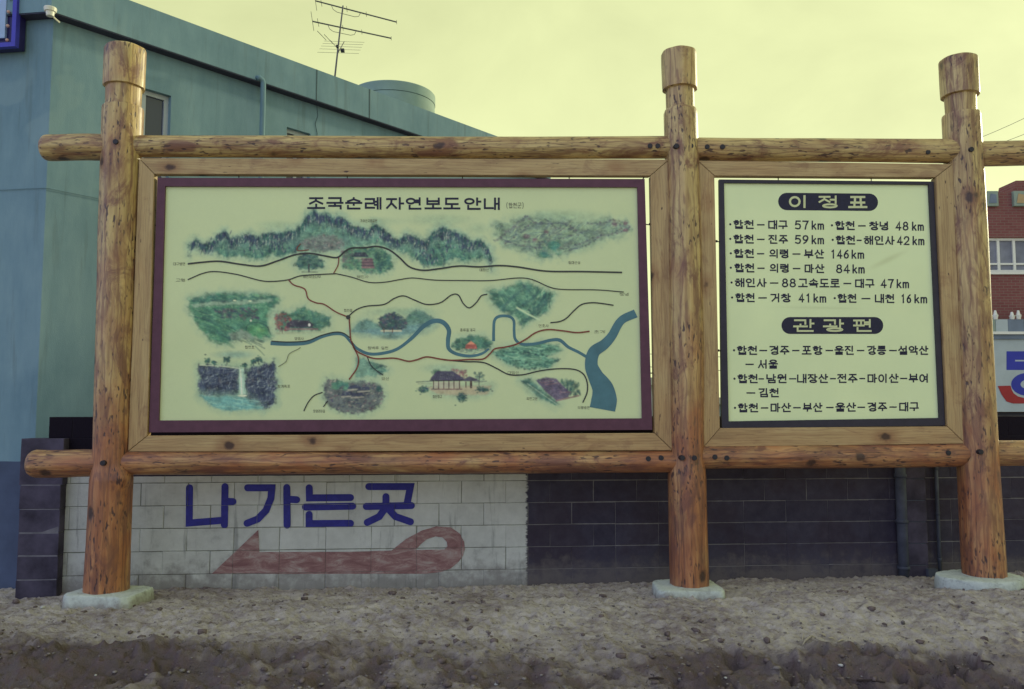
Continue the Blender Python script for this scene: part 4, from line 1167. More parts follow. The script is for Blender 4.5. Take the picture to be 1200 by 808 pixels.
    b_ = c.c.copy()
    b_[1:-1, 1:-1] = (c.c[1:-1, 1:-1] * 2 + c.c[:-2, 1:-1] + c.c[2:, 1:-1] + c.c[1:-1, :-2] + c.c[1:-1, 2:]) / 6
    return b_
sheet('map_sheet', MI, 1010, 490, 0.014, paint_map, mapb)
def paint_dist(px, py):
    base = np.broadcast_to(PAPER * np.array([1.10, 1.10, 1.13]), px.shape + (3,)).copy() * 1.04
    base *= (0.96 + 0.08 * fbm(px * 0.02, py * 0.02, 3, 4))[..., None]
    c = Canvas(px, py, base)
    c.ell(1040, 305, 34, 5, (142, 152, 112), .45, -0.45, .05); c.ell(960, 361, 70, 2.5, (140, 152, 118), .35, 0.02, .05)
    return c.c
sheet('notice_sheet', DI, 170, 190, 0.010, paint_dist, dist)

# rivers and routes of the map
def rv(pts, name, wd, mat, n=9, d=0.0152, cap=False):
    s_ = spline(pts, n)
    if isinstance(wd, (list, tuple)):
        ws = np.interp(np.linspace(0, len(wd) - 1, len(s_)), range(len(wd)), wd).tolist()
    else: ws = wd
    pr = Print(SG, d); pr.stroke([tuple(q) for q in s_], ws, cap)
    return pr.obj(name, mat, mapb)
rv([(317, 402.5), (338, 403.5), (360, 402), (377, 395), (392, 391.5), (403, 393), (411, 401), (419, 409), (433, 415), (450, 414), (466, 409), (482, 397), (496, 383), (508, 376.5), (519, 378), (526, 387), (525, 399), (526, 409), (535, 415), (550, 417.5), (564, 415), (573, 409)], 'river', [4.5, 4, 3.4, 3, 3.4, 3.6, 3.6, 5, 5.4, 5, 4, 3.4, 2.4], M_RIVER)
rv([(578.5, 400), (578.5, 388), (579.5, 376), (585, 371), (596, 371), (602, 376), (602.5, 388), (604, 398), (612, 403.5), (628, 403), (645, 399), (656, 399), (666, 407), (678, 413), (690, 420)], 'river', [3.4, 3.2, 3.4, 3, 3.2, 3, 3.4, 4, 3.4, 3.4], M_RIVER, d=0.0154)
rv([(745, 367.5), (728, 376), (717, 394), (708, 404), (696, 413), (693, 428), (698, 441), (706, 455), (708, 468), (706, 480)], 'river', [10, 9.5, 10.5, 12, 14, 15, 18, 25, 30, 30], M_RIVER, n=12, d=0.0163)
for pts, wd, mt in [
    ([(220, 309.5), (238, 307.5), (258, 306.5), (282, 310), (305, 312), (325, 306), (345, 299), (362, 297), (380, 300), (395, 302), (404, 295), (412, 291), (428, 290.5), (442, 289), (456, 293), (468, 302), (480, 313), (496, 317), (516, 315), (538, 312), (562, 313), (584, 311.5), (606, 313), (640, 318), (680, 318.5), (729, 319.5)], 1.9, M_ROUTE_B),
    ([(220, 328), (238, 320.5), (253, 318.5), (278, 322), (305, 329), (320, 330), (338, 328), (352, 323.5), (372, 322), (394, 321)], 1.3, M_ROUTE_B),
    ([(394, 321), (412, 325), (432, 331), (450, 331), (468, 328), (484, 326), (510, 328.5), (545, 329), (575, 329), (607, 326), (624, 328), (645, 337), (662, 339.5), (700, 340), (731, 342.5)], 1.2, M_ROUTE_B),
    ([(397, 302), (396, 311), (391, 320.5)], 1.2, M_ROUTE_R),
    ([(338, 328), (344, 334), (357, 339), (361, 350), (370, 355), (380, 357), (394, 366), (406, 371)], 1.5, M_ROUTE_R),
    ([(362, 293), (350, 294), (348, 291), (352, 286)], 1, M_ROUTE_R),
    ([(408, 371), (418, 363), (430, 359), (450, 357), (462, 350), (473, 347), (486, 352), (500, 357), (516, 355), (529, 346), (537, 346), (543, 356), (550, 361), (558, 355), (564, 347), (571, 345)], 1.4, M_ROUTE_B),
    ([(409, 371), (410, 385), (411, 398), (415, 408), (420, 420), (418, 432), (409, 445)], 1.6, M_ROUTE_R),
    ([(412, 400), (416, 410), (426, 416), (440, 420.5), (462, 420), (478, 423.5), (488, 422), (500, 418.5), (516, 421), (530, 422.5), (550, 421.5), (566, 421), (574, 415), (580, 409), (592, 407), (604, 404), (616, 398), (628, 390), (642, 386.5), (660, 388), (676, 390), (691, 388.5)], 1.7, M_ROUTE_R),
    ([(520, 422), (545, 424), (566, 425), (582, 432), (596, 439), (612, 439.5), (632, 435), (652, 432.5), (672, 433), (683, 438), (688, 448), (688, 460), (683, 472)], 1.5, M_ROUTE_B),
    ([(645, 378.5), (656, 377), (664, 373), (673, 364), (682, 357), (694, 355), (706, 356), (719, 358)], 1.5, M_ROUTE_B),
    ([(318, 400), (338, 401), (360, 399.5), (376, 393.5), (392, 389.5), (402, 390.5), (410, 396)], 1.2, M_ROUTE_B),
    ([(356, 482), (361, 472), (368, 464), (378, 460)], 1.3, M_ROUTE_B),
    ([(379, 477), (384, 470)], 1.2, M_ROUTE_B),
    ([(430, 418), (436, 430), (449, 440)], 1.0, M_ROUTE_B),
    ([(326, 430), (335, 424), (339, 415), (350, 409), (352, 407)], 0.9, M_TINY)]:
    rv(pts, 'route_line', wd, mt, n=7, d=0.0185 if mt is M_ROUTE_B else 0.0200)
pr = Print(SG, 0.021)
pr.poly([(408 + 2.6 * cos(k * .5236), 372 - 2.6 * sin(k * .5236)) for k in range(12)])
pr.obj('route_node', M_ROUTE_B, mapb)
# title
pr = Print(SG, 0.0155)
for ch, a, b_ in [('조', 360, 381), ('국', 382.5, 402.5), ('순', 404.5, 424.5), ('례', 427.5, 447), ('자', 452.5, 473.5), ('연', 475.5, 494.5), ('보', 497.5, 517.5), ('도', 519.5, 539.5), ('안', 544, 564), ('내', 567, 586)]:
    pr.text(ch, a, b_, 238.4 + (a - 360) * 0.003, 14.5, 2.3)
pr.obj('title_lettering', M_INK, mapb)
pr = Print(SG, 0.0155); pr.text('(합천군)', 593, 614, 241, 6.5, 0.75)
for txt, a, b_, y in [('대구방면', 203, 217, 309.5), ('고령', 206, 217, 328.5), ('가야산국립공원', 422, 442, 259), ('해인사소나무', 355, 376, 324.5), ('해인사', 418, 432, 324.5), ('합천호', 287, 298, 407), ('영암사', 345, 356, 397), ('황계폭포', 325, 340, 453), ('합천읍', 403, 413, 364), ('함벽루 일원', 431, 455, 408), ('홍류동계곡', 539, 557, 387), ('창녕', 726, 737, 345), ('연호사', 631, 643, 382), ('초계', 696, 709, 389), ('대암산', 595, 608, 437), ('의령방면', 677, 691, 478), ('옥전고분', 617, 630, 467.5), ('묘산', 447, 456, 444), ('화양리마을', 367, 381, 482), ('합천향교', 507, 518, 465), ('황매산성', 666, 680, 308), ('매화산', 562, 573, 316.5)]:
    pr.text(txt, a, b_, y, 3.6, 0.42)
pr.obj('caption_lettering', M_TINY, mapb)

# distance table lettering
def A(X, Y): return 840 + X / 4.615, 205 + Y / 4.615
def B(X, Y): return 840 + X / 4.444, 350 + Y / 4.444
def linetxt(fn, yl, yr, items, h, wd=1.6):
    for txt, X0, X1 in items:
        pr = Print(SG, 0.0115)
        Y = yl + (yr - yl) * (X0 - 70) / 1050.0
        x0, y = fn(X0, Y); x1, _ = fn(X1, Y)
        if txt == '-': pr.stroke([(x0 + .7, y + .3), (x1 - .7, y + .3)], 1.55)
        elif txt == '·': pr.poly([(x0 + 1.3 * cos(k * pi / 5), y + 1.3 * sin(k * pi / 5)) for k in range(10)])
        else: pr.text(txt, x0, x1, y, h, wd, slope=(yr - yl) / 1050.0)
        pr.obj({'-': 'printed_dash', '·': 'printed_dot'}.get(txt, 'lettering'), M_INK, dist)
dt = lambda X: ('·', X, X + 1)
linetxt(A, 268, 279, [dt(73), ('합천', 90, 202), ('-', 218, 258), ('대구', 278, 383), ('57', 422, 497), ('km', 512, 580), dt(623), ('합천', 640, 748), ('-', 765, 805), ('창녕', 825, 930), ('48', 967, 1037), ('km', 1055, 1120)], 10.6)
linetxt(A, 347, 357, [dt(73), ('합천', 90, 202), ('-', 218, 258), ('진주', 280, 385), ('59', 422, 497), ('km', 512, 580), dt(627), ('합천', 643, 750), ('-', 757, 783), ('해인사', 795, 962), ('42', 975, 1042), ('km', 1058, 1123)], 10.6)
linetxt(A, 425, 433, [dt(76), ('합천', 92, 203), ('-', 218, 256), ('의령', 285, 390), ('-', 410, 452), ('부산', 472, 580), ('146', 615, 715), ('km', 728, 797)], 10.6)
linetxt(A, 503, 513, [dt(76), ('합천', 95, 205), ('-', 220, 258), ('의령', 287, 392), ('-', 412, 452), ('마산', 475, 582), ('84', 645, 720), ('km', 733, 800)], 10.6)
linetxt(A, 583, 590, [dt(80), ('해인사', 97, 270), ('-', 288, 332), ('88', 352, 428), ('고속도로', 440, 665), ('-', 685, 727), ('대구', 748, 852), ('47', 887, 957), ('km', 972, 1040)], 10.6)
linetxt(A, 664, 671, [dt(83), ('합천', 100, 207), ('-', 225, 270), ('거창', 290, 400), ('41', 443, 510), ('km', 522, 592), dt(638), ('합천', 653, 757), ('-', 783, 830), ('내천', 855, 962), ('16', 995, 1052), ('km', 1068, 1138)], 10.6)
linetxt(B, 270, 270, [dt(90), ('합천', 105, 212), ('-', 222, 262), ('경주', 275, 378), ('-', 393, 430), ('포항', 443, 550), ('-', 567, 605), ('울진', 613, 715), ('-', 730, 768), ('강릉', 783, 882), ('-', 898, 937), ('설악산', 945, 1102)], 10.8)
linetxt(B, 342, 342, [('-', 150, 192), ('서울', 215, 318)], 10.8)
linetxt(B, 418, 415, [dt(92), ('합천', 108, 215), ('-', 218, 245), ('남원', 258, 365), ('-', 377, 413), ('내장산', 418, 580), ('-', 590, 620), ('전주', 628, 733), ('-', 743, 772), ('마이산', 785, 947), ('-', 955, 992), ('부여', 1000, 1103)], 10.8)
linetxt(B, 491, 490, [('-', 155, 200), ('김천', 218, 325)], 10.8)
linetxt(B, 570, 563, [dt(95), ('합천', 110, 217), ('-', 230, 268), ('마산', 280, 387), ('-', 398, 437), ('부산', 448, 550), ('-', 570, 608), ('울산', 618, 725), ('-', 733, 772), ('경주', 785, 887), ('-', 900, 937), ('대구', 950, 1052)], 10.8)
def pill(fn, x0, y0, x1, y1, chars, sl):
    (a, t_), (b_, u) = fn(x0, y0), fn(x1, y1)
    r = (u - t_) / 2; cy = (t_ + u) / 2
    pts = [(a + r + r * cos(pi / 2 + k * pi / 12), cy - r * sin(pi / 2 + k * pi / 12)) for k in range(13)]
    pts += [(b_ - r + r * cos(-pi / 2 + k * pi / 12), cy - r * sin(-pi / 2 + k * pi / 12)) for k in range(13)]
    pts = [(x, y + (x - (a + b_) / 2) * sl) for x, y in pts]
    pr = Print(SG, 0.0112); pr.poly(pts); pl_ = pr.obj('heading_pill', M_INK, dist)
    for ch, X0, X1 in chars:
        pr = Print(SG, 0.0125)
        xa, _ = fn(X0, 0); xb, _ = fn(X1, 0)
        pr.text(ch, xa, xb, cy + ((xa + xb) / 2 - (a + b_) / 2) * sl, 15, 2.5 if ch in '이표' else 2.15)
        pr.obj('heading_letter', M_PALEINK, pl_)
pill(A, 332, 100, 872, 194, [('이', 390, 494), ('정', 551, 657), ('표', 711, 814)], 0.009)
pill(B, 337, 97, 867, 185, [('관', 398, 508), ('광', 553, 662), ('편', 710, 810)], 0.0)
# PART3
# ------------------------------------------------------------ cement block wall
wall = thing('block_wall', 'cement block wall behind the sign, part painted white with blue lettering, the rest dark grey', 'wall', WL.w(4.5, 0.0))
ANG = math.atan2(WL.e[1], WL.e[0])
zA = float(WL.sz(200, 593)[1]); zB = float(WL.sz(200, 673.5)[1])
PIT = (zA - zB) / 3.0
z_top = float(WL.sz(175, 488.5)[1])
k_top = math.ceil((z_top - zA) / PIT)
k_bot = -6
sL = float(WL.sz(53, 600)[0]); sR = float(WL.sz(1200, 600)[0]) + 1.3
BW, GAP = 0.398, 0.008
S_DARK = float(WL.sz(617, 600)[0])
block_me = {}
def block_mesh(wd, h, key, dep=0.14):
    pier = key in (8, 9); key = (round(wd, 3), round(h, 3), key, round(dep, 3))
    if key in block_me: return block_me[key]
    c = 0.004; R = random.Random(str(key))
    V, x, z = [], wd / 2, h / 2
    def q(a): return [(-x + a, -z + a), (x - a, -z + a), (x - a, z - a), (-x + a, z - a)]
    for (a, y) in ((c, 0.0), (0, c), (0, dep)):
        for (u, v) in q(a): V.append((u + (R.uniform(-.0022, .0022) if y < dep else 0), y + (R.uniform(0, .0025) if a else 0), v + R.uniform(-.002, .002)))
    Fc = [(0, 1, 2, 3), (11, 10, 9, 8)]
    for r_ in (0, 4):
        for i in range(4): Fc.append((r_ + i, r_ + 4 + i, r_ + 4 + (i + 1) % 4, r_ + (i + 1) % 4))
    me = bpy.data.meshes.new('block'); me.from_pydata(V, [], Fc)
    bm = bmesh.new(); bm.from_mesh(me); bmesh.ops.recalc_face_normals(bm, faces=bm.faces); bm.to_mesh(me); bm.free()
    me.materials.append(M_PIERB if pier else M_BLOCK)
    block_me[key] = me
    return me
def put_block(pl, ang, s_, z_, wd, h, d, key, R, name='block', dep=0.14):
    o = bpy.data.objects.new(name, block_mesh(wd, h, key, dep)); COL.objects.link(o)
    o.parent = wall
    o.location = Vector(pl.w(s_, z_, d)) - root_loc(wall)
    o.rotation_euler = (R.uniform(-.003, .003), R.uniform(-.002, .002), ang + R.uniform(-.003, .003))
    return o
rects = []
RB = random.Random(4)
for k in range(k_bot, k_top):
    z0 = zA + k * PIT; z1 = min(z0 + PIT, z_top)
    if z1 - z0 < 0.04: continue
    # break the bond now and then with a half block, as the mason did
    s_ = sL - (0.199 if k % 2 else 0.0)
    while s_ < sR:
        wd = BW
        if RB.random() < 0.06: wd = BW / 2
        a, b_ = max(s_, sL), min(s_ + wd, sR)
        s_ += wd
        if b_ - a < 0.05: continue
        rects.append((a + GAP / 2, b_ - GAP / 2, z0 + GAP / 2, z1 - GAP / 2))
        gv = RB.choice((0.0025, 0.0035, 0.005, 0.009)) if (a + b_) / 2 < S_DARK else RB.choice((0.0015, 0.0015, 0.003))
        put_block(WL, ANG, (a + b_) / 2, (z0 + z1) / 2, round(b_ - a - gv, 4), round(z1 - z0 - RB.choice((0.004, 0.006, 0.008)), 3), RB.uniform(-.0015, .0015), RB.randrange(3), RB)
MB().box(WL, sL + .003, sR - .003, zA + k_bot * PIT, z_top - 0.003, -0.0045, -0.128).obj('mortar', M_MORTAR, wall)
# pier at the left end and pilaster at the right
pz = [float(WL.sz(45, y, 0.10)[1]) for y in (514, 569, 597, 625, 652, 680, 708, 736)]
ps0, ps1 = float(WL.sz(21.5, 600, 0.10)[0]), float(WL.sz(70.5, 600, 0.10)[0])
for i in range(len(pz) - 1):
    put_block(WL, ANG, (ps0 + ps1) / 2, (pz[i] + pz[i + 1]) / 2, round(ps1 - ps0 - GAP - (0 if i else -0.02), 3), round(pz[i] - pz[i + 1] - GAP, 3), 0.10 + RB.uniform(-.004, .004), 9, RB, 'pier_block', 0.2)
MB().box(WL, ps0 + .012, ps1 - .012, pz[-1], pz[0] - .03, 0.094, -0.08).obj('mortar', M_PMORT, wall)
qs0, qs1 = float(WL.sz(1063, 600, 0.09)[0]), float(WL.sz(1086, 600, 0.09)[0])
for k in range(k_bot, k_top - 1):
    put_block(WL, ANG, (qs0 + qs1) / 2, zA + (k + .5) * PIT, round(qs1 - qs0, 3), round(PIT - GAP, 3), 0.09 + RB.uniform(-.002, .002), 8, RB, 'pier_block', 0.085)
MB().box(WL, qs0 + .01, qs1 - .01, zA + k_bot * PIT, zA + (k_top - 1) * PIT, 0.082, 0.006).obj('mortar', M_PIPE, wall)
def vpipe(name, x, y0, y1, d, r, parent, mat, pl=WL):
    a = pl.sz(x, (y0 + y1) / 2, d)[0]; za = float(pl.sz(x, y0, d)[1]); zb = float(pl.sz(x, y1, d)[1])
    mb = MB().tube([pl.w(a, zb, d), pl.w(a, (za + zb) / 2, d), pl.w(a, za, d)], r, 16)
    for q in np.arange(zb + .25, za, 0.42): mb.tube([pl.w(a, q, d), pl.w(a, q + .03, d)], r * 1.18, 16)
    return mb.obj(name, mat, parent, smooth=True)
vpipe('drain_pipe', 1057, 520, 700, 0.055, 0.048, wall, M_PIPE)
vpipe('drain_pipe', 1099, 520, 690, 0.028, 0.017, wall, M_PIPE)
MB().box(WL, float(WL.sz(1076, 600)[0]), float(WL.sz(1087, 600)[0]), -0.3, float(WL.sz(1080, 664)[1]), 0.075, 0.13).obj('pier_footing', M_PIPE, wall, bevel=.004)

def clip_rect(P, r):
    def cut(P, ax, v, s_):
        o_ = []
        for i in range(len(P)):
            a, b_ = P[i], P[(i + 1) % len(P)]
            da, db = (a[ax] - v) * s_, (b_[ax] - v) * s_
            if da >= 0: o_.append(a)
            if (da >= 0) != (db >= 0):
                t_ = da / (da - db); o_.append((a[0] + (b_[0] - a[0]) * t_, a[1] + (b_[1] - a[1]) * t_))
        return o_
    for ax, v, s_ in ((0, r[0], 1), (0, r[1], -1), (1, r[2], 1), (1, r[3], -1)):
        P = cut(P, ax, v, s_)
        if len(P) < 3: return []
    return P
class WallPaint:
    """paint on the block faces only; the joints stay open"""
    def __init__(s): s.v = []; s.f = []; s.k = 0
    def poly(s, px):
        a = np.array(px, float); S, Z = WL.sz(a[:, 0], a[:, 1]); P = list(zip(S.tolist(), Z.tolist()))
        lo, hi, zl, zh = S.min(), S.max(), Z.min(), Z.max()
        s.k = (s.k + 1) % 30
        for r in rects:
            if r[1] < lo or r[0] > hi or r[3] < zl or r[2] > zh: continue
            # +2.5 mm so that the paint bridges only half of each joint
            q = clip_rect(P, (r[0] - .0025, r[1] + .0025, r[2] - .0025, r[3] + .0025))
            if len(q) < 3: continue
            n = len(s.v); s.v += [WL.w(u, v, 0.0035 + s.k * 4e-5) for u, v in q]; s.f.append(tuple(range(n, n + len(q))))
    def obj(s, name, mat):
        me = bpy.data.meshes.new(name); me.from_pydata([tuple(map(float, v)) for v in s.v], [], s.f)
        bm = bmesh.new(); bm.from_mesh(me)
        bmesh.ops.dissolve_degenerate(bm, dist=1e-5, edges=bm.edges)
        for f in bm.faces:
            if f.normal.x * WL.n[0] + f.normal.y * WL.n[1] < 0: f.normal_flip()
        bm.to_mesh(me); bm.free()
        return link(name, me, mat, wall)
def W(X, Y): return 200 + X / 2.79, 550 + Y / 2.79
wp = WallPaint()
def brush(pts, w_=23.0, sp=True):
    pts = [W(*q) for q in pts]; wd = w_ / 2.79
    for q in ribbon([tuple(p_) for p_ in pts], wd, cap=False): wp.poly(q)
    wp.k += 1
    for e, f_ in ((pts[0], pts[1]), (pts[-1], pts[-2])):
        a = math.atan2(e[1] - f_[1], e[0] - f_[0])
        wp.poly([(e[0] + wd / 2 * cos(a - pi / 2 + k * pi / 8), e[1] + wd / 2 * sin(a - pi / 2 + k * pi / 8)) for k in range(9)])
for st in [[(62, 61), (61, 176), (172, 167)], [(178, 57), (176, 182)], [(178, 105), (204, 106)],
           [(252, 61), (331, 61), (328, 95), (312, 135), (285, 163), (250, 177)], [(380, 60), (381, 183)], [(381, 98), (412, 100)],
           [(453, 61), (454, 94), (588, 93)], [(441, 124), (595, 121)], [(453, 148), (453, 178), (588, 177)],
           [(648, 57), (784, 57), (772, 118)], [(640, 122), (787, 119)], [(704, 90), (704, 124), (682, 155), (643, 174)], [(712, 130), (735, 155), (784, 172)]]:
    brush(st)
wp.obj('painted_lettering', M_BLUEPAINT)
wp = WallPaint()
wp.poly([W(*q) for q in [(135, 342), (210, 271), (290, 271), (590, 270), (800, 264), (895, 262), (962, 262), (955, 285), (940, 305), (915, 325), (880, 337), (830, 342)]])
wp.poly([W(*q) for q in [(210, 271), (287, 198), (290, 271)]])
outer = [(722, 266), (770, 228), (820, 201), (868, 187), (915, 190), (945, 210), (960, 238), (962, 262)]
inner = [(802, 263), (815, 248), (838, 229), (866, 220), (888, 223), (903, 238), (905, 252), (895, 262)]
for i in range(7): wp.poly([W(*q) for q in (outer[i], outer[i + 1], inner[i + 1], inner[i])])
wp.obj('painted_arrow', M_REDPAINT)

# ------------------------------------------------------------ blue building on the left
YC = 7.45
u_, v_, z_ = ray(63, 20)
C0 = (float(u_ / v_ * YC), YC)
RF = Plane(C0, (0.657, 0.754))               # side running back to the right
LF = Plane(C0, (0.991, -0.135))              # front, nearly square to the viewer
z_sof = float(RF.sz(63, 21)[1]); z_par = float(RF.sz(372, 82, 0.12)[1])
m, t, b = newmat('blue_green_render', 0.85, 0.2)
p = pos(t)
n1 = noise(t, p, 0.9, 6, 0.6, 0.4); n2 = noise(t, mapping(t, p, (3, 3, 0.7)), 2.5, 6, 0.65); n3 = noise(t, p, 120, 3)
nm = math_(t, 'ADD', math_(t, 'MULTIPLY', n1, .6), math_(t, 'MULTIPLY', n2, .4))
c = ramp(t, nm, [(0.35, (0.140, 0.240, 0.295)), (0.5, (0.178, 0.290, 0.345)), (0.66, (0.225, 0.345, 0.39))])
stk = maprange(t, noise(t, mapping(t, p, (5, 5, 0.35)), 2.2, 5, 0.6, 0.3), 0.54, 0.68, 0, 0.35, True)
c = mix(t, stk, c, (0.115, 0.165, 0.17))
ptc = maprange(t, noise(t, mapping(t, p, (1, 1, 1), (4, 2, 9)), 0.8, 3, 0.5, 0.6), 0.56, 0.60, 0, 0.28, True)
c = mix(t, ptc, c, (0.26, 0.37, 0.39))
t.links.new(c, b.inputs['Base Color'])
bump(t, b, math_(t, 'ADD', n3, n2), 0.25, 0.006)
M_RENDER = m
M_DADO = simple('slate_blue_dado', (0.075, 0.10, 0.165), 0.2, 3, 0.8, 0.2)
M_SOFFIT = simple('soffit_painted_shade', (0.045, 0.05, 0.085), 0.2, 6, 0.8, 0.1)  # shadow under the roof slab painted in as a dark colour
M_WINF = simple('grey_window_frame', (0.42, 0.47, 0.50), 0.08, 9, 0.5, 0.05)
M_CRACK = simple('joint_grime', (0.055, 0.085, 0.095), 0.3, 9, 0.9, 0)
m, t, b = newmat('dark_window_glass', 0.06, 0.5)
b.inputs['Base Color'].default_value = (0.045, 0.055, 0.10, 1)
bump(t, b, noise(t, pos(t), 1.4, 2), 0.08, 0.03)
M_GLASS = m
bld = thing('blue_building', 'blue-green rendered building with flat roof and thick fascia, left behind the sign', 'building', (*C0, 0.0))
LEN = float(RF.sz(633, 200)[0])
w1 = [float(RF.sz(142, 120)[0]), float(RF.sz(200.5, 120)[0])]; w1z = float(RF.sz(200.5, 112.5)[1])
w2 = [float(RF.sz(336, 155)[0]), float(RF.sz(364, 155)[0])]; w2z = float(RF.sz(350, 153)[1])
holes = [(w1[0], w1[1], w1z - 1.15, w1z), (w2[0], w2[1], w2z - 0.95, w2z)]
def wall_holes(pl, s0, s1, z0, z1, holes, th):
    mb = MB()
    ss = sorted({s0, s1} | {h[0] for h in holes} | {h[1] for h in holes}); zs = sorted({z0, z1} | {h[2] for h in holes} | {h[3] for h in holes})
    for i in range(len(ss) - 1):
        for j in range(len(zs) - 1):
            cs, cz = (ss[i] + ss[i + 1]) / 2, (zs[j] + zs[j + 1]) / 2
            if any(h[0] < cs < h[1] and h[2] < cz < h[3] for h in holes): continue
            P = [pl.w(ss[i], zs[j]), pl.w(ss[i + 1], zs[j]), pl.w(ss[i + 1], zs[j + 1]), pl.w(ss[i], zs[j + 1])]
            mb.add(P, [(0, 1, 2, 3)])
    for h in holes:
        c = [(h[0], h[2]), (h[1], h[2]), (h[1], h[3]), (h[0], h[3])]
        for k in range(4):
            a, b_ = c[k], c[(k + 1) % 4]
            mb.add([pl.w(*a), pl.w(*b_), pl.w(*b_, -th), pl.w(*a, -th)], [(0, 1, 2, 3)])
    return mb
mb = wall_holes(RF, 0, LEN, -0.3, z_sof, holes, 0.2)
LEFT = 8.0
mb.add([LF.w(-LEFT, -0.3), LF.w(0, -0.3), LF.w(0, z_sof), LF.w(-LEFT, z_sof)], [(0, 1, 2, 3)])
re = RF.w(LEN, 0); back = (re[0] - 0.754 * 7, re[1] + 0.657 * 7); le = LF.w(-LEFT, 0); lb = (le[0] + 1.0, le[1] + 7.2)
for a, b_ in ((re, back), (back, lb), (lb, le)):
    mb.add([(a[0], a[1], -0.3), (b_[0], b_[1], -0.3), (b_[0], b_[1], z_sof), (a[0], a[1], z_sof)], [(0, 1, 2, 3)])
mb.obj('wall', M_RENDER, bld)
# overhanging roof slab with its parapet
OH = 0.12
def meet(d):
    # corner where both faces, pushed out by d, cross
    n1_, n2_ = RF.n, LF.n
    det = n1_[0] * n2_[1] - n1_[1] * n2_[0]
    return (C0[0] + d * (n2_[1] - n1_[1]) / det, C0[1] + d * (n1_[0] - n2_[0]) / det)
def foot(d):
    r_ = RF.w(LEN + d, 0, d); l_ = LF.w(-LEFT - d, 0, d)
    return [meet(d), r_[:2], (back[0] + .0, back[1] + d), (lb[0], lb[1] + d), l_[:2]]
fo_ = foot(OH); fi_ = foot(-0.10)
mb = MB(); n = 5
vs = [(x, y, z_sof) for x, y in fo_] + [(x, y, z_par) for x, y in fo_] + [(x, y, z_par) for x, y in fi_] + [(x, y, z_par - 0.22) for x, y in fi_]
fs = []
for lay in (0, 5, 10):
    for i in range(n): fs.append((lay + i, lay + (i + 1) % n, lay + 5 + (i + 1) % n, lay + 5 + i))
fs.append((15, 16, 17, 18, 19))
mb.add(vs, fs); mb.obj('roof_parapet', M_RENDER, bld)
sf = foot(OH - 0.004)
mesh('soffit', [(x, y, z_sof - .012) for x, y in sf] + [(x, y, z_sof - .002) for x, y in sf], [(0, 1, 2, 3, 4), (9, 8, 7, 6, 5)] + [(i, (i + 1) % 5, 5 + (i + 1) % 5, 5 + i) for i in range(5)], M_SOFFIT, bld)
# painted dado
zd = float(LF.sz(10, 541)[1])
MB().box(LF, -LEFT, 0.0, -0.3, zd, 0.0, 0.006).obj('dado', M_DADO, bld)
MB().box(RF, 0.004, LEN, -0.3, zd, 0.0, 0.006).obj('dado', M_DADO, bld)
for h in holes:
    fr = MB(); t0 = 0.045
    fr.box(RF, h[0], h[0] + t0, h[2], h[3], -0.11, -0.06); fr.box(RF, h[1] - t0, h[1], h[2], h[3], -0.11, -0.06)
    fr.box(RF, h[0] + t0, h[1] - t0, h[3] - t0, h[3], -0.11, -0.06); fr.box(RF, h[0] + t0, h[1] - t0, h[2], h[2] + t0, -0.11, -0.06)
    wn = fr.obj('window', M_WINF, bld)
    mid_ = (h[0] + h[1]) / 2
    MB().box(RF, mid_ - .02, mid_ + .02, h[2] + t0, h[3] - t0, -0.105, -0.065).obj('mullion', M_WINF, wn)
    for a, b_ in ((h[0] + t0, mid_ - .02), (mid_ + .02, h[1] - t0)):
        MB().box(RF, a, b_, h[2] + t0, h[3] - t0, -0.09, -0.082).obj('pane', M_GLASS, wn)
# expansion joints in the fascia
for x, yb, yt in ((371, 84, 124), (433, 104, 146)):
    s_ = float(RF.sz(x, (yb + yt) / 2, OH)[0])
    MB().box(RF, s_ - .006, s_ + .006, z_sof, z_par, OH, OH + .002).obj('expansion_joint', M_CRACK, bld)
s_ = float(RF.sz(371, 140, 0)[0])
pts = []
for k in range(9): pts.append(RF.w(s_ + .02 * sin(k * 2.3), z_sof - .02 - k * .11, 0.002))
MB().tube(pts, 0.0035, 5).obj('crack', M_CRACK, bld)
# vent pipe rising up the side past the fascia
s_ = float(RF.sz(308.5, 100, 0.17)[0]); zt = float(RF.sz(308.5, 93, 0.17)[1])
mb = MB().tube([RF.w(s_, -0.2, 0.17), RF.w(s_, 2, 0.17), RF.w(s_, zt - .06, 0.17), RF.w(s_ - .01, zt - .02, 0.17), RF.w(s_ - .05, zt, 0.17), RF.w(s_ - .08, zt - .015, 0.17)], 0.030, 14)
mb.obj('vent_pipe', M_RENDER, bld, smooth=True)
# thin cable stapled along the wall
MB().tube([LF.w(-3.4, float(LF.sz(0, 220)[1]) + .02, .012), LF.w(-1.2, float(LF.sz(0, 220)[1]) - .03, .012), LF.w(0, float(LF.sz(50, 221)[1]), .012), RF.w(0.03, float(LF.sz(50, 221)[1]), .012), RF.w(1.4, float(LF.sz(50, 221)[1]) - .02, .012)], 0.0035, 5).obj('wall_cable', M_RENDER, bld)
# little white insulator on the fascia corner
mcx = meet(OH + 0.04)
zc0, zc1 = float(LF.sz(64, 19, .16)[1]), float(LF.sz(64, 9, .16)[1])
M_WHITE = simple('white_porcelain', (0.72, 0.72, 0.62), 0.05, 20, 0.35, 0)
mb = MB(); H_ = zc1 - zc0
mb.tube([(mcx[0], mcx[1], zc0 + H_ * q) for q in (0, .03, .5, .55, .9, .92, 1.0)], [0.028, 0.032, 0.038, 0.05, 0.056, 0.052, 0.052], 18)
mb.tube([(mcx[0], mcx[1], zc0 + .02), (mcx[0] + .02, mcx[1] + .12, zc0 + .0)], 0.008, 6)
tag(mb.obj('insulator', M_WHITE, None, smooth=False, bevel=0), 'small white cup insulator on the corner of the blue fascia', 'insulator')

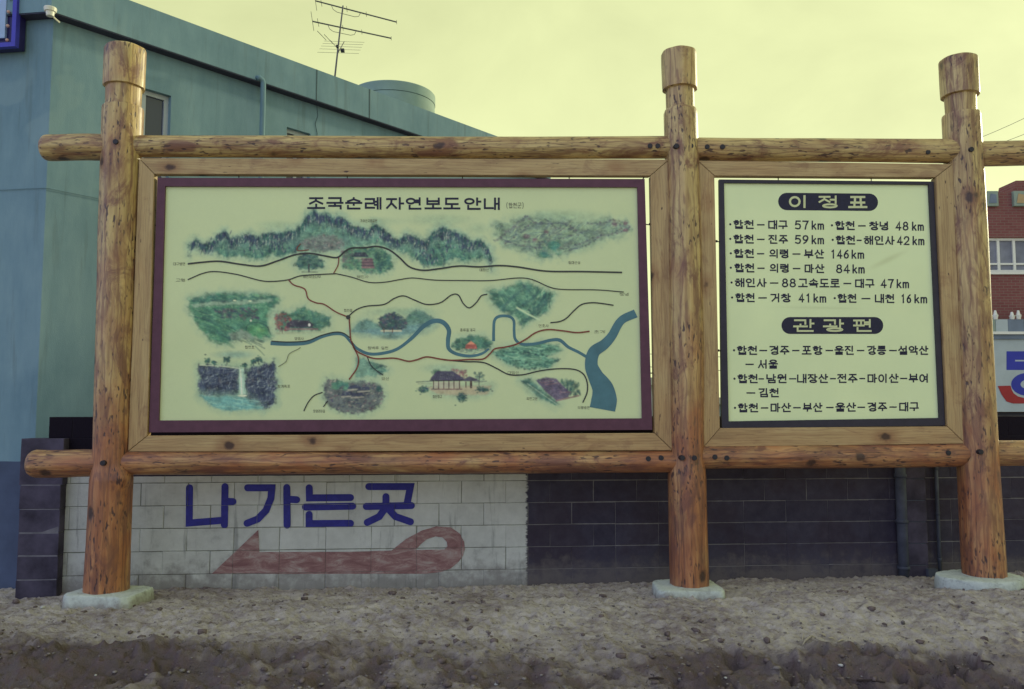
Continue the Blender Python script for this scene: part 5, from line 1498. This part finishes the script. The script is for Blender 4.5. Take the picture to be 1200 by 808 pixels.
# blue lightbox sign at the top left
M_SIGNB = simple('bright_blue_enamel', (0.05, 0.05, 0.42), 0.1, 9, 0.35, 0.05)
M_SIGND = simple('dark_blue_panel', (0.022, 0.018, 0.10), 0.15, 9, 0.4, 0.05)
M_SIGNP = simple('pale_blue_panel', (0.30, 0.42, 0.62), 0.08, 9, 0.4, 0.02)
M_BULB = simple('clear_bulb_glass', (0.55, 0.36, 0.33), 0.1, 9, 0.2, 0)
DS = 0.13
s1_, zb_ = [float(q) for q in LF.sz(19, 55, DS)]
s0_ = s1_ - 1.5; zt_ = zb_ + 1.1
bs = thing('blue_wall_sign', 'dark blue box sign with a row of small bulbs, cut by the upper left corner', 'sign', LF.w(s1_, zb_, 0))
pw = 1.0 / F * YC
MB().box(LF, s0_, s1_, zb_, zt_, 0.02, DS - .03).obj('box', M_SIGND, bs, bevel=.006)
e = 5 * pw
rim = MB()
rim.box(LF, s1_ - e, s1_ + .003, zb_ - .003, zt_, DS - .03, DS + .02); rim.box(LF, s0_, s1_ - e, zb_ - .003, zb_ + e, DS - .03, DS + .02)
rim.box(LF, s0_, s0_ + e, zb_ + e, zt_, DS - .03, DS + .02); rim.box(LF, s0_ + e, s1_ - e, zt_ - e, zt_, DS - .03, DS + .018)
rim.obj('rim', M_SIGNB, bs)
MB().box(LF, s0_ + .16, s1_ - 16 * pw, zb_ + 12 * pw, zt_ - .12, DS - .03, DS).obj('face_panel', M_SIGNP, bs, bevel=.004)
for k in range(8):
    c = LF.w(s1_ - 11 * pw, zb_ + 8 * pw + k * 17.5 * pw, DS - .005)
    MB().tube([c, (c[0] + LF.n[0] * .02, c[1] + LF.n[1] * .02, c[2]), (c[0] + LF.n[0] * .035, c[1] + LF.n[1] * .035, c[2])], [.011, .017, .006], 10).obj('bulb', M_BULB, bs, smooth=True)
for k in range(1, 7):
    c = LF.w(s1_ - 11 * pw - k * 17.5 * pw, zb_ + 8 * pw, DS - .005)
    MB().tube([c, (c[0] + LF.n[0] * .02, c[1] + LF.n[1] * .02, c[2]), (c[0] + LF.n[0] * .035, c[1] + LF.n[1] * .035, c[2])], [.011, .017, .006], 10).obj('bulb', M_BULB, bs, smooth=True)

# water tank on the roof
TY = 12.7
tcx = float(ray(461, 110)[0] / ray(461, 110)[1] * TY)
RT = 0.665
FT = Plane((0, TY), (1, 0)); FN_ = Plane((0, TY - RT), (1, 0))
zt = float(FN_.sz(455, 93.5)[1]); zr = z_par - 0.22
M_TANK = simple('grey_green_tank', (0.24, 0.34, 0.30), 0.12, 3, 0.75, 0.15)
mb = MB()
prof_t = [(RT * .99, zr), (RT * .99, zt - .155), (RT * 1.0, zt - .15), (RT * 1.0, zt - .012), (RT * .985, zt), (0.01, zt + .005)]
n = 64
for r_, z__ in prof_t:
    for k in range(n): mb.v.append((tcx + r_ * cos(2 * pi * k / n), TY + r_ * sin(2 * pi * k / n), z__))
for i in range(len(prof_t) - 1):
    for k in range(n): mb.f.append((i * n + k, i * n + (k + 1) % n, (i + 1) * n + (k + 1) % n, (i + 1) * n + k))
tk = thing('water_tank', 'round grey-green water tank on the roof of the blue building', 'water tank', (tcx, TY, zr))
o = mb.obj('tank_shell', M_TANK, tk, smooth=True)
try: o.data.set_sharp_from_angle(angle=radians(35))
except Exception: pass
ring = [(tcx + (RT * .99) * cos(2 * pi * k / 48), TY + RT * .99 * sin(2 * pi * k / 48), zt - .152) for k in range(49)]
MB().tube(ring, 0.006, 5, caps=False).obj('seam', M_CRACK, tk)

# television aerial
AY = 12.0
AP = Plane((0, AY), (1, 0))
def ap(x, y, dy=0.0):
    q = AP.hit(x, y); return Vector((float(q[0]), float(q[1]) + dy, float(q[2])))
ant = thing('tv_antenna', 'thin metal television aerial with two long booms on the blue building roof', 'antenna', tuple(ap(392, 97)))
M_ANT = simple('weathered_aluminium', (0.10, 0.10, 0.10), 0.3, 9, 0.5, 0, 0.5, 60, 0.3)
mbase = ap(391.5, 97); mbase.z = zr
MB().tube([mbase, ap(392.5, 90), ap(398, 40), ap(402, 7)], [.016, .014, .012, .011], 8).obj('mast', M_ANT, ant)
for (x0, y0, x1, y1) in ((370, 2, 461, 13.5), (366.5, 26, 454.5, 33)):
    a, b_ = ap(x0, y0, -.02), ap(x1, y1, .35)
    MB().tube([a, (a + b_) / 2, b_], 0.0105, 6).obj('boom', M_ANT, ant)
    for f_, ln in ((0.0, .20), (0.07, .10), (.38, .07), (.62, .06), (1.0, .05)):
        c = a + (b_ - a) * f_
        ax = Vector((-.12, .98, -.16 if f_ > .03 else -.3)).normalized()
        MB().tube([c - ax * ln, c + ax * ln], 0.0036, 5).obj('element', M_ANT, ant)
    # folded brace under the boom
    c0_, c1_ = a + (b_ - a) * .19, a + (b_ - a) * .55
    dn_ = Vector((0, 0, -.09))
    MB().tube([c0_, c0_ + Vector((.03, 0, -.07)), c0_ + (c1_ - c0_) * .2 + dn_, c0_ + (c1_ - c0_) * .8 + dn_, c1_ + Vector((-.03, 0, -.06)), c1_], 0.0042, 5).obj('brace', M_ANT, ant)
sp_a, sp_b = ap(406.5, 56, -.2), ap(404.5, 79, -.5)
MB().tube([sp_a, sp_b], 0.007, 6).obj('boom', M_ANT, ant)
MB().tube([ap(397, 60), (sp_a + sp_b) / 2], 0.007, 6).obj('brace', M_ANT, ant)
for f_ in (0, .22, .45, .7, 1.0):
    c = sp_a + (sp_b - sp_a) * f_
    MB().tube([c + Vector((-.3, 0, .01)), c + Vector((.3, 0, -.01))], 0.0022, 5).obj('element', M_ANT, ant)
q = ap(401.5, 59.5, -.05); MB().box(AP, q.x - .028, q.x + .028, q.z - .022, q.z + .022, -.03, .03).obj('junction_box', M_HOOK, ant, bevel=.004)
q = ap(395.5, 55, -.05); MB().box(AP, q.x - .018, q.x + .018, q.z - .018, q.z + .018, -.03, .03).obj('junction_box', M_HOOK, ant, bevel=.004)
for k, (x, y) in enumerate([(371, 34), (379, 38), (386, 45)]):
    MB().tube([ap(x - 1, y - 1, .1), ap(x + 6, y + 3, .3)], .0045, 5).obj('element', M_ANT, ant)

# ------------------------------------------------------------ red brick building on the right
BY = 22.0
BP = Plane((0, BY), (1, 0))
def bp(x, y, d=0.0):
    s_, z_ = BP.sz(x, y, d); return float(s_), float(z_)
bx0, bzt = bp(1091, 225); bx1 = bx0 + 9.0
m, t, b = newmat('dark_red_brick', 0.9, 0.15)
br_ = N(t, 'ShaderNodeTexBrick')
v = mapping(t, pos(t), (1, 1, 1)); cxyz = N(t, 'ShaderNodeCombineXYZ'); sp_ = N(t, 'ShaderNodeSeparateXYZ')
t.links.new(v, sp_.inputs[0]); t.links.new(math_(t, 'ADD', sp_.outputs['X'], sp_.outputs['Y']), cxyz.inputs[0]); t.links.new(sp_.outputs['Z'], cxyz.inputs[1])
t.links.new(cxyz.outputs[0], br_.inputs['Vector'])
br_.inputs['Scale'].default_value = 1.0; br_.inputs['Brick Width'].default_value = .22; br_.inputs['Row Height'].default_value = .075; br_.inputs['Mortar Size'].default_value = .008
br_.inputs['Color1'].default_value = (.23, .09, .08, 1); br_.inputs['Color2'].default_value = (.19, .065, .06, 1); br_.inputs['Mortar'].default_value = (.22, .15, .12, 1)
t.links.new(mix(t, maprange(t, noise(t, pos(t), .8, 5), .3, .7, 0, .35), br_.outputs[0], (.17, .075, .065)), b.inputs['Base Color'])
M_BRICK = m
M_PLQ = simple('pale_plaque', (0.25, 0.31, 0.24), .1, 6, .7, .1); M_PLQ2 = simple('tan_plaque_edge', (0.42, 0.30, 0.15), .1, 6, .7, .1)
M_PALE = simple('pale_sign_face', (0.40, 0.46, 0.45), .06, 3, .6, .05); M_DARKB = simple('ground_floor_painted_shade', (0.035, 0.035, 0.05), .2, 3, .5, .05)
M_PANEL = simple('grey_blue_panel', (0.16, 0.20, 0.25), .1, 3, .6, .05); M_SRED = simple('sign_red', (0.32, 0.03, 0.03), .1, 3, .6, 0); M_SBLUE = simple('sign_blue', (0.035, 0.045, 0.33), .1, 3, .6, 0)
rb = thing('brick_building', 'dark red brick building with white framed windows, beyond the post at the right', 'building', (bx0, BY, 0))
wx0, wzt = bp(1141, 278.5); wx1, wzb = bp(1229, 319)
wx1 = wx0 + (wx1 - wx0)
hl = [(wx0, wx1, wzb, wzt), (wx1 + 1.0, wx1 + 1.0 + (wx1 - wx0), wzb, wzt)]
mb = wall_holes(BP, bx0, bx1, -0.2, bzt, hl, 0.25)
P = [(bx0, BY), (bx1, BY), (bx1, BY + 8), (bx0, BY + 8)]
for a, b_ in ((P[1], P[2]), (P[2], P[3]), (P[3], P[0])):
    mb.add([(a[0], a[1], -0.2), (b_[0], b_[1], -0.2), (b_[0], b_[1], bzt), (a[0], a[1], bzt)], [(0, 1, 2, 3)])
mb.add([(x, y, bzt) for x, y in P], [(0, 1, 2, 3)])
mb.obj('wall', M_BRICK, rb)
M_CURT = simple('grey_lavender_curtain', (0.20, 0.21, 0.24), .25, 2, .9, .1)
for h in hl:
    t0 = .07; fr = MB()
    fr.box(BP, h[0], h[1], h[3] - t0, h[3], -.16, -.08); fr.box(BP, h[0], h[1], h[2], h[2] + t0, -.16, -.08)
    wn = fr.obj('window', M_WHITE, rb)
    ztr = h[2] + (h[3] - h[2]) * .25
    xs = [h[0] + (h[1] - h[0]) * q for q in (0, .2, .365, .585, .8, 1)]
    xs[2] = bp(1172.5, 300)[0] if h is hl[0] else xs[2]; xs[3] = bp(1191, 300)[0] if h is hl[0] else xs[3]
    for x in xs: MB().box(BP, max(h[0], x - .035), min(h[1], x + .035), h[2] + t0, h[3] - t0, -.16, -.085).obj('mullion', M_WHITE, wn)
    for a, b_ in zip(xs[:-1], xs[1:]):
        MB().box(BP, a + .035, b_ - .035, ztr - .025, ztr + .025, -.155, -.09).obj('transom', M_WHITE, wn)
        MB().box(BP, a + .035, b_ - .035, h[2] + t0, h[3] - t0, -.14, -.132).obj('pane', M_CURT, wn)
    MB().box(BP, h[0] - .05, h[1] + .05, h[2] - .07, h[2], -.05, .06).obj('sill', M_WHITE, rb)
for k, (xa, xb) in enumerate(((1156, 1170.5), (1188, 1203), (1219, 1234), (1112, 1126))):
    a, zz1 = bp(xa, 224, .1); b2, zz0 = bp(xb, 241.5, .1)
    o = MB().box(BP, a, b2, zz0, zz1, -.02, .1).obj('wall_plaque', M_PLQ, rb, bevel=.01)
    c_, w2_ = (a + b2) / 2, (b2 - a) / 2
    ins = MB(); zc_ = (zz0 + zz1) / 2
    sh = [(c_ - w2_ * .62, zc_ - .13), (c_ + w2_ * .62, zc_ - .13), (c_ + w2_ * .62, zc_ + .1), (c_ - w2_ * .3, zc_ + .13)]
    ins.prism([BP.w(x, z, .118) for x, z in sh], [BP.w(x, z, .098) for x, z in sh]); ins.obj('plaque_relief', M_PLQ2 if k % 2 else M_PANEL, o)
a, zz0 = bp(1195, 226); MB().prism([BP.w(a, zz0, -.3), BP.w(a + .9, zz0, -.3), BP.w(a + .8, zz0 + .42, -.3), BP.w(a + .1, zz0 + .42, -.3)], [BP.w(a, zz0, -1.1), BP.w(a + .9, zz0, -1.1), BP.w(a + .8, zz0 + .42, -1.1), BP.w(a + .1, zz0 + .42, -1.1)]).obj('chimney', M_BRICK, rb)
# balcony band and canopy
_, z375 = bp(1170, 374.5, .5); _, z389 = bp(1170, 389, .5); _, z397 = bp(1170, 396.5, .5)
cur = bx0 + .2; k = 0
while cur < bx1 - .2:
    wd = (.33, .42, .36)[k % 3]
    MB().box(BP, cur, min(cur + wd - .01, bx1 - .2), z389, z375, .44, .5).obj('balcony_panel', (M_PALE, M_PANEL, M_PLQ)[k % 3], rb); cur += wd; k += 1
MB().box(BP, bx0 + .1, bx1 - .1, z389 - .07, z389, .0, .56).obj('balcony_slab', M_WHITE, rb)
MB().box(BP, bx0 + .1, bx1 - .1, z397 - .02, z389 - .072, .0, .48).obj('balcony_beam', M_PANEL, rb)
_, z483 = bp(1170, 483, .4)
MB().box(BP, bx0 + .05, bx1 - .1, -.2, z483 - .02, .002, .2).obj('shaded_ground_floor', M_DARKB, rb)  # ground-floor shadow given as a dark-coloured box
for i, x in enumerate((1166.5, 1186, 1193.5, 1206)):
    c = BP.w(bp(x, 372, .47)[0], z375, .47); hgt = .24 if i % 2 == 0 else .2
    mb = MB().tube([(c[0], c[1], c[2]), (c[0], c[1], c[2] + hgt * .5), (c[0], c[1], c[2] + hgt * .55), (c[0], c[1], c[2] + hgt)], [.05, .075, .05, .025], 12)
    tag(mb.obj('flower_pot', M_WHITE, None, smooth=False), ['white pot on the balcony edge right beside the last log post', 'left pot of the close pair on the balcony edge', 'right pot of the close pair on the balcony edge', 'white pot on the balcony edge beyond the close pair'][i], 'pot', 'white pots on the balcony edge of the brick building')
sg = thing('shop_sign', 'pale shop sign with big blue lettering and a red swoosh on the brick building', 'sign', (bx0 + .1, BY - .45, z483))
sx1 = bp(1222, 440, .42)[0]
MB().box(BP, bx0 + .15, sx1, z483, z397 - .02, .25, .42).obj('sign_face', M_PALE, sg, bevel=.01)
class PP(Print): pass
def V_(X, Y): return 1100 + X / 5.05, 350 + Y / 5.05
pr = Print(BP, .425); pr.stroke([V_(427, 338), V_(560, 338), V_(560, 398), V_(427, 398), 'c'], 10.0)
cx_, cy_ = V_(530, 508)
for k in range(28):
    a0, a1 = 2 * pi * k / 28, 2 * pi * (k + 1) / 28
    pr.poly([(cx_ + 20 * cos(a0), cy_ + 13.5 * sin(a0)), (cx_ + 20 * cos(a1), cy_ + 13.5 * sin(a1)), (cx_ + 9 * cos(a1), cy_ + 5.5 * sin(a1)), (cx_ + 9 * cos(a0), cy_ + 5.5 * sin(a0))])
pr.obj('lettering', M_SBLUE, sg)
pr = Print(BP, .43)
o1 = [(350, 518), (372, 568), (402, 610), (440, 622), (505, 622), (600, 612)]; i1 = [(426, 516), (432, 540), (445, 562), (470, 580), (510, 590), (600, 585)]
for i in range(5): pr.poly([V_(*o1[i]), V_(*o1[i + 1]), V_(*i1[i + 1]), V_(*i1[i])])
pr.obj('swoosh', M_SRED, sg)

# far low buildings glimpsed past the boards
def far_house(name, label, x0, x1, yt, Y, mat, roofm, dep=6, rise=.8):
    pl = Plane((0, Y), (1, 0)); a, z1 = [float(q) for q in pl.sz(x0, yt)]; b_ = float(pl.sz(x1, yt)[0])
    t_ = thing(name, label, 'building', ((a + b_) / 2, Y, 0))
    MB().box(pl, a, b_, -.2, z1, 0, -dep).obj('wall', mat, t_)
    e_ = .3
    vs = [(a - e_, Y - e_, z1), (b_ + e_, Y - e_, z1), (b_ + e_, Y + dep + e_, z1), (a - e_, Y + dep + e_, z1), (a - e_, Y + dep / 2, z1 + rise), (b_ + e_, Y + dep / 2, z1 + rise)]
    mesh('roof', vs, [(0, 1, 5, 4), (2, 3, 4, 5), (0, 4, 3), (1, 2, 5), (3, 2, 1, 0)], roofm, t_)
    MB().box(pl, a + (b_ - a) * .3, a + (b_ - a) * .42, z1 - 1.5, z1 - .6, -.02, .03).obj('window', M_GLASS, t_)
    return t_
M_CREAM = simple('cream_render', (.5, .5, .36), .08, 1, .8, .1); M_ROOFG = simple('grey_roof_tiles', (.12, .13, .12), .2, 4, .8, .2)
far_house('far_house', 'low cream house glimpsed through the gap beside the post between the boards', 660, 790, 452, 30.0, M_CREAM, M_ROOFG, rise=.4)
far_house('far_shed', 'low grey-green shed glimpsed through the gap left of the distance board', 812, 905, 474, 26.0, M_TANK, M_ROOFG, rise=.25)

# overhead wires
def wire(lbl, x0, y0, x1, y1, Y0, Y1, r):
    a = Vector([float(q) for q in Plane((0, Y0), (1, 0)).hit(x0, y0)]); b_ = Vector([float(q) for q in Plane((0, Y1), (1, 0)).hit(x1, y1)])
    pts = [a + (b_ - a) * (k / 12) + Vector((0, 0, -.25 * sin(pi * k / 12))) for k in range(13)]
    tag(MB().tube(pts, r, 5).obj('overhead_wire', M_ANT, None), lbl, 'wire', 'overhead wires')
wire('upper of the two thin wires in the sky right of the last post', 1100, 180, 1330, 66, 30, 24, .008)
wire('lower of the two thin wires in the sky right of the last post', 1100, 190, 1330, 96, 30, 24, .008)
wire('upper thin wire seen low through the gap right of the map board', 640, 406, 1085, 412, 24, 24, .009)
wire('lower thin wire seen low through the gap right of the map board', 640, 420, 1085, 430, 24, 24, .009)

# ------------------------------------------------------------ litter on the dirt
def gpt(x, y):
    rx, ry, rz = [float(q) for q in ray(x, y)]
    t_ = 4.0
    while t_ < 9:
        X, Y, Z = rx * t_, ry * t_, EYE + rz * t_
        i = int(np.searchsorted(gx, X)); j = int(np.searchsorted(gy, Y))
        if Z <= gz[min(j, len(gy) - 1), min(i, len(gx) - 1)]: return Vector((X, Y, Z))
        t_ += .004
    return Vector((rx * 7, ry * 7, 0))
M_STICK = simple('bleached_splinter', (0.42, 0.37, 0.27), .2, 30, .8, .1); M_TWIG = simple('dark_twig', (0.05, 0.035, 0.03), .2, 30, .9, .1)
M_STONE = simple('pale_stone', (0.5, 0.5, 0.47), .12, 20, .7, .2); M_PEB = simple('mixed_pebbles', (0.21, 0.185, 0.175), .55, 14, .9, .2)
RL = random.Random(9)
for i, (x, y, a, ln) in enumerate([(944, 753, 1.0, .07), (948, 750, .8, .06), (941, 749, 1.3, .05), (952, 748, -.6, .05), (966, 747, -.9, .06), (974, 750, -.5, .05), (985, 753, .3, .05), (826, 753, .2, .06)]):
    p_ = gpt(x, y); d_ = Vector((cos(a), .3, sin(a) * .6)).normalized() * ln / 2
    tag(MB().tube([p_ - d_ + Vector((0, 0, .01)), p_ + Vector((0, 0, .014)), p_ + d_ + Vector((0, 0, .012))], [.004, .006, .003], 6).obj('wood_splinter', M_STICK, None),
        ['upright splinter in the middle of the cluster on the bank', 'uppermost splinter of the cluster on the bank', 'leftmost splinter of the cluster on the bank', 'short splinter at the right edge of the cluster on the bank', 'splinter just right of the cluster on the bank', 'splinter well right of the cluster, beside the dark hollow', 'lone rightmost pale splinter above the whitish stone', 'lone pale splinter on the lip below the middle footing'][i], 'splinter', 'pale splinters on the bank')
for x0, y0, x1, y1, lb_ in ((1004, 799, 1037, 801, 'long thin dark twig on the dirt at the lower right edge'), (760, 797, 778, 797, 'short dark twig on the dirt below the middle footing'), (1150, 776, 1165, 781, 'short dark twig on the bank below the last post')):
    a, b_ = gpt(x0, y0), gpt(x1, y1)
    tag(MB().tube([a + Vector((0, 0, .008)), (a + b_) / 2 + Vector((.01, -.01, .016)), b_ + Vector((0, 0, .006))], [.006, .008, .004], 6).obj('twig', M_TWIG, None), lb_, 'twig')
def stone(mb, c, r, R):
    n0 = len(mb.v)
    vs = [(0, 0, 1), (0, 0, -1)]
    for lat in (.55, -.45):
        for k in range(6): vs.append((cos(k * pi / 3 + lat) * sqrt(1 - lat * lat), sin(k * pi / 3 + lat) * sqrt(1 - lat * lat), lat))
    ax = R.uniform(.7, 1.4), R.uniform(.7, 1.2), R.uniform(.4, .75); th = R.uniform(0, 6.28)
    P_ = []
    for x, y, z in vs:
        j = R.uniform(.82, 1.15); x, y, z = x * ax[0] * r * j, y * ax[1] * r * j, z * ax[2] * r * j
        P_.append((c[0] + x * cos(th) - y * sin(th), c[1] + x * sin(th) + y * cos(th), c[2] + z))
    f_ = []
    for k in range(6):
        k2 = (k + 1) % 6
        f_ += [(0, 2 + k, 2 + k2), (2 + k, 8 + k, 8 + k2, 2 + k2), (1, 8 + k2, 8 + k)]
    mb.add(P_, f_)
for x, y, r, lb_ in ((112, 792, .012, 'white pebble on dark soil at the lower left of the bank'), (582, 803, .014, 'white pebble at the bottom edge below the arrow'), (986, 781, .02, 'whitish stone on the bank below the splinters'), (850, 795, .011, 'tiny white pebble on the dirt below the middle footing'), (325, 727, .017, 'pale stone on the dirt below the painted arrow head'), (50, 713, .02, 'pale stone on the dirt left of the first footing')):
    mb = MB(); p_ = gpt(x, y); stone(mb, (p_.x, p_.y, p_.z + r * .3), r, RL)
    tag(mb.obj('stone', M_STONE, None, smooth=True), lb_, 'stone')
mb = MB()
for k in range(2600):
    X = RL.uniform(-4.4, 5.0); Y = RL.uniform(4.5, 7.1) if k % 3 else RL.uniform(4.6, 5.6)
    i = int(np.searchsorted(gx, X)); j = int(np.searchsorted(gy, Y)); Z = float(gz[j, i])
    r = min(.028, .004 + RL.expovariate(1 / .0035)); stone(mb, (X, Y, Z + r * .15), r, RL)
mc = MB()
for k in range(420):
    X = RL.uniform(-4.4, 5.0); Y = RL.uniform(4.6, 5.7) if k % 4 else RL.uniform(5.6, 7.0)
    i = int(np.searchsorted(gx, X)); j = int(np.searchsorted(gy, Y)); Z = float(gz[j, i])
    r = RL.uniform(.010, .034); stone(mc, (X, Y, Z), r, RL)
M_CLOD = simple('crumbled_soil', (0.15, 0.118, 0.112), .4, 30, .98, .6, .05, 120)
oc = mc.obj('soil_clods', M_CLOD, None, smooth=True); oc['kind'] = 'stuff'; oc['label'] = 'crumbled lumps of soil scattered over the dirt and the bank'; oc['category'] = 'soil lumps'
o = mb.obj('pebbles', M_PEB, None, smooth=True); o['kind'] = 'stuff'; o['label'] = 'small stones and crumbs of soil strewn over the dirt'; o['category'] = 'pebbles'
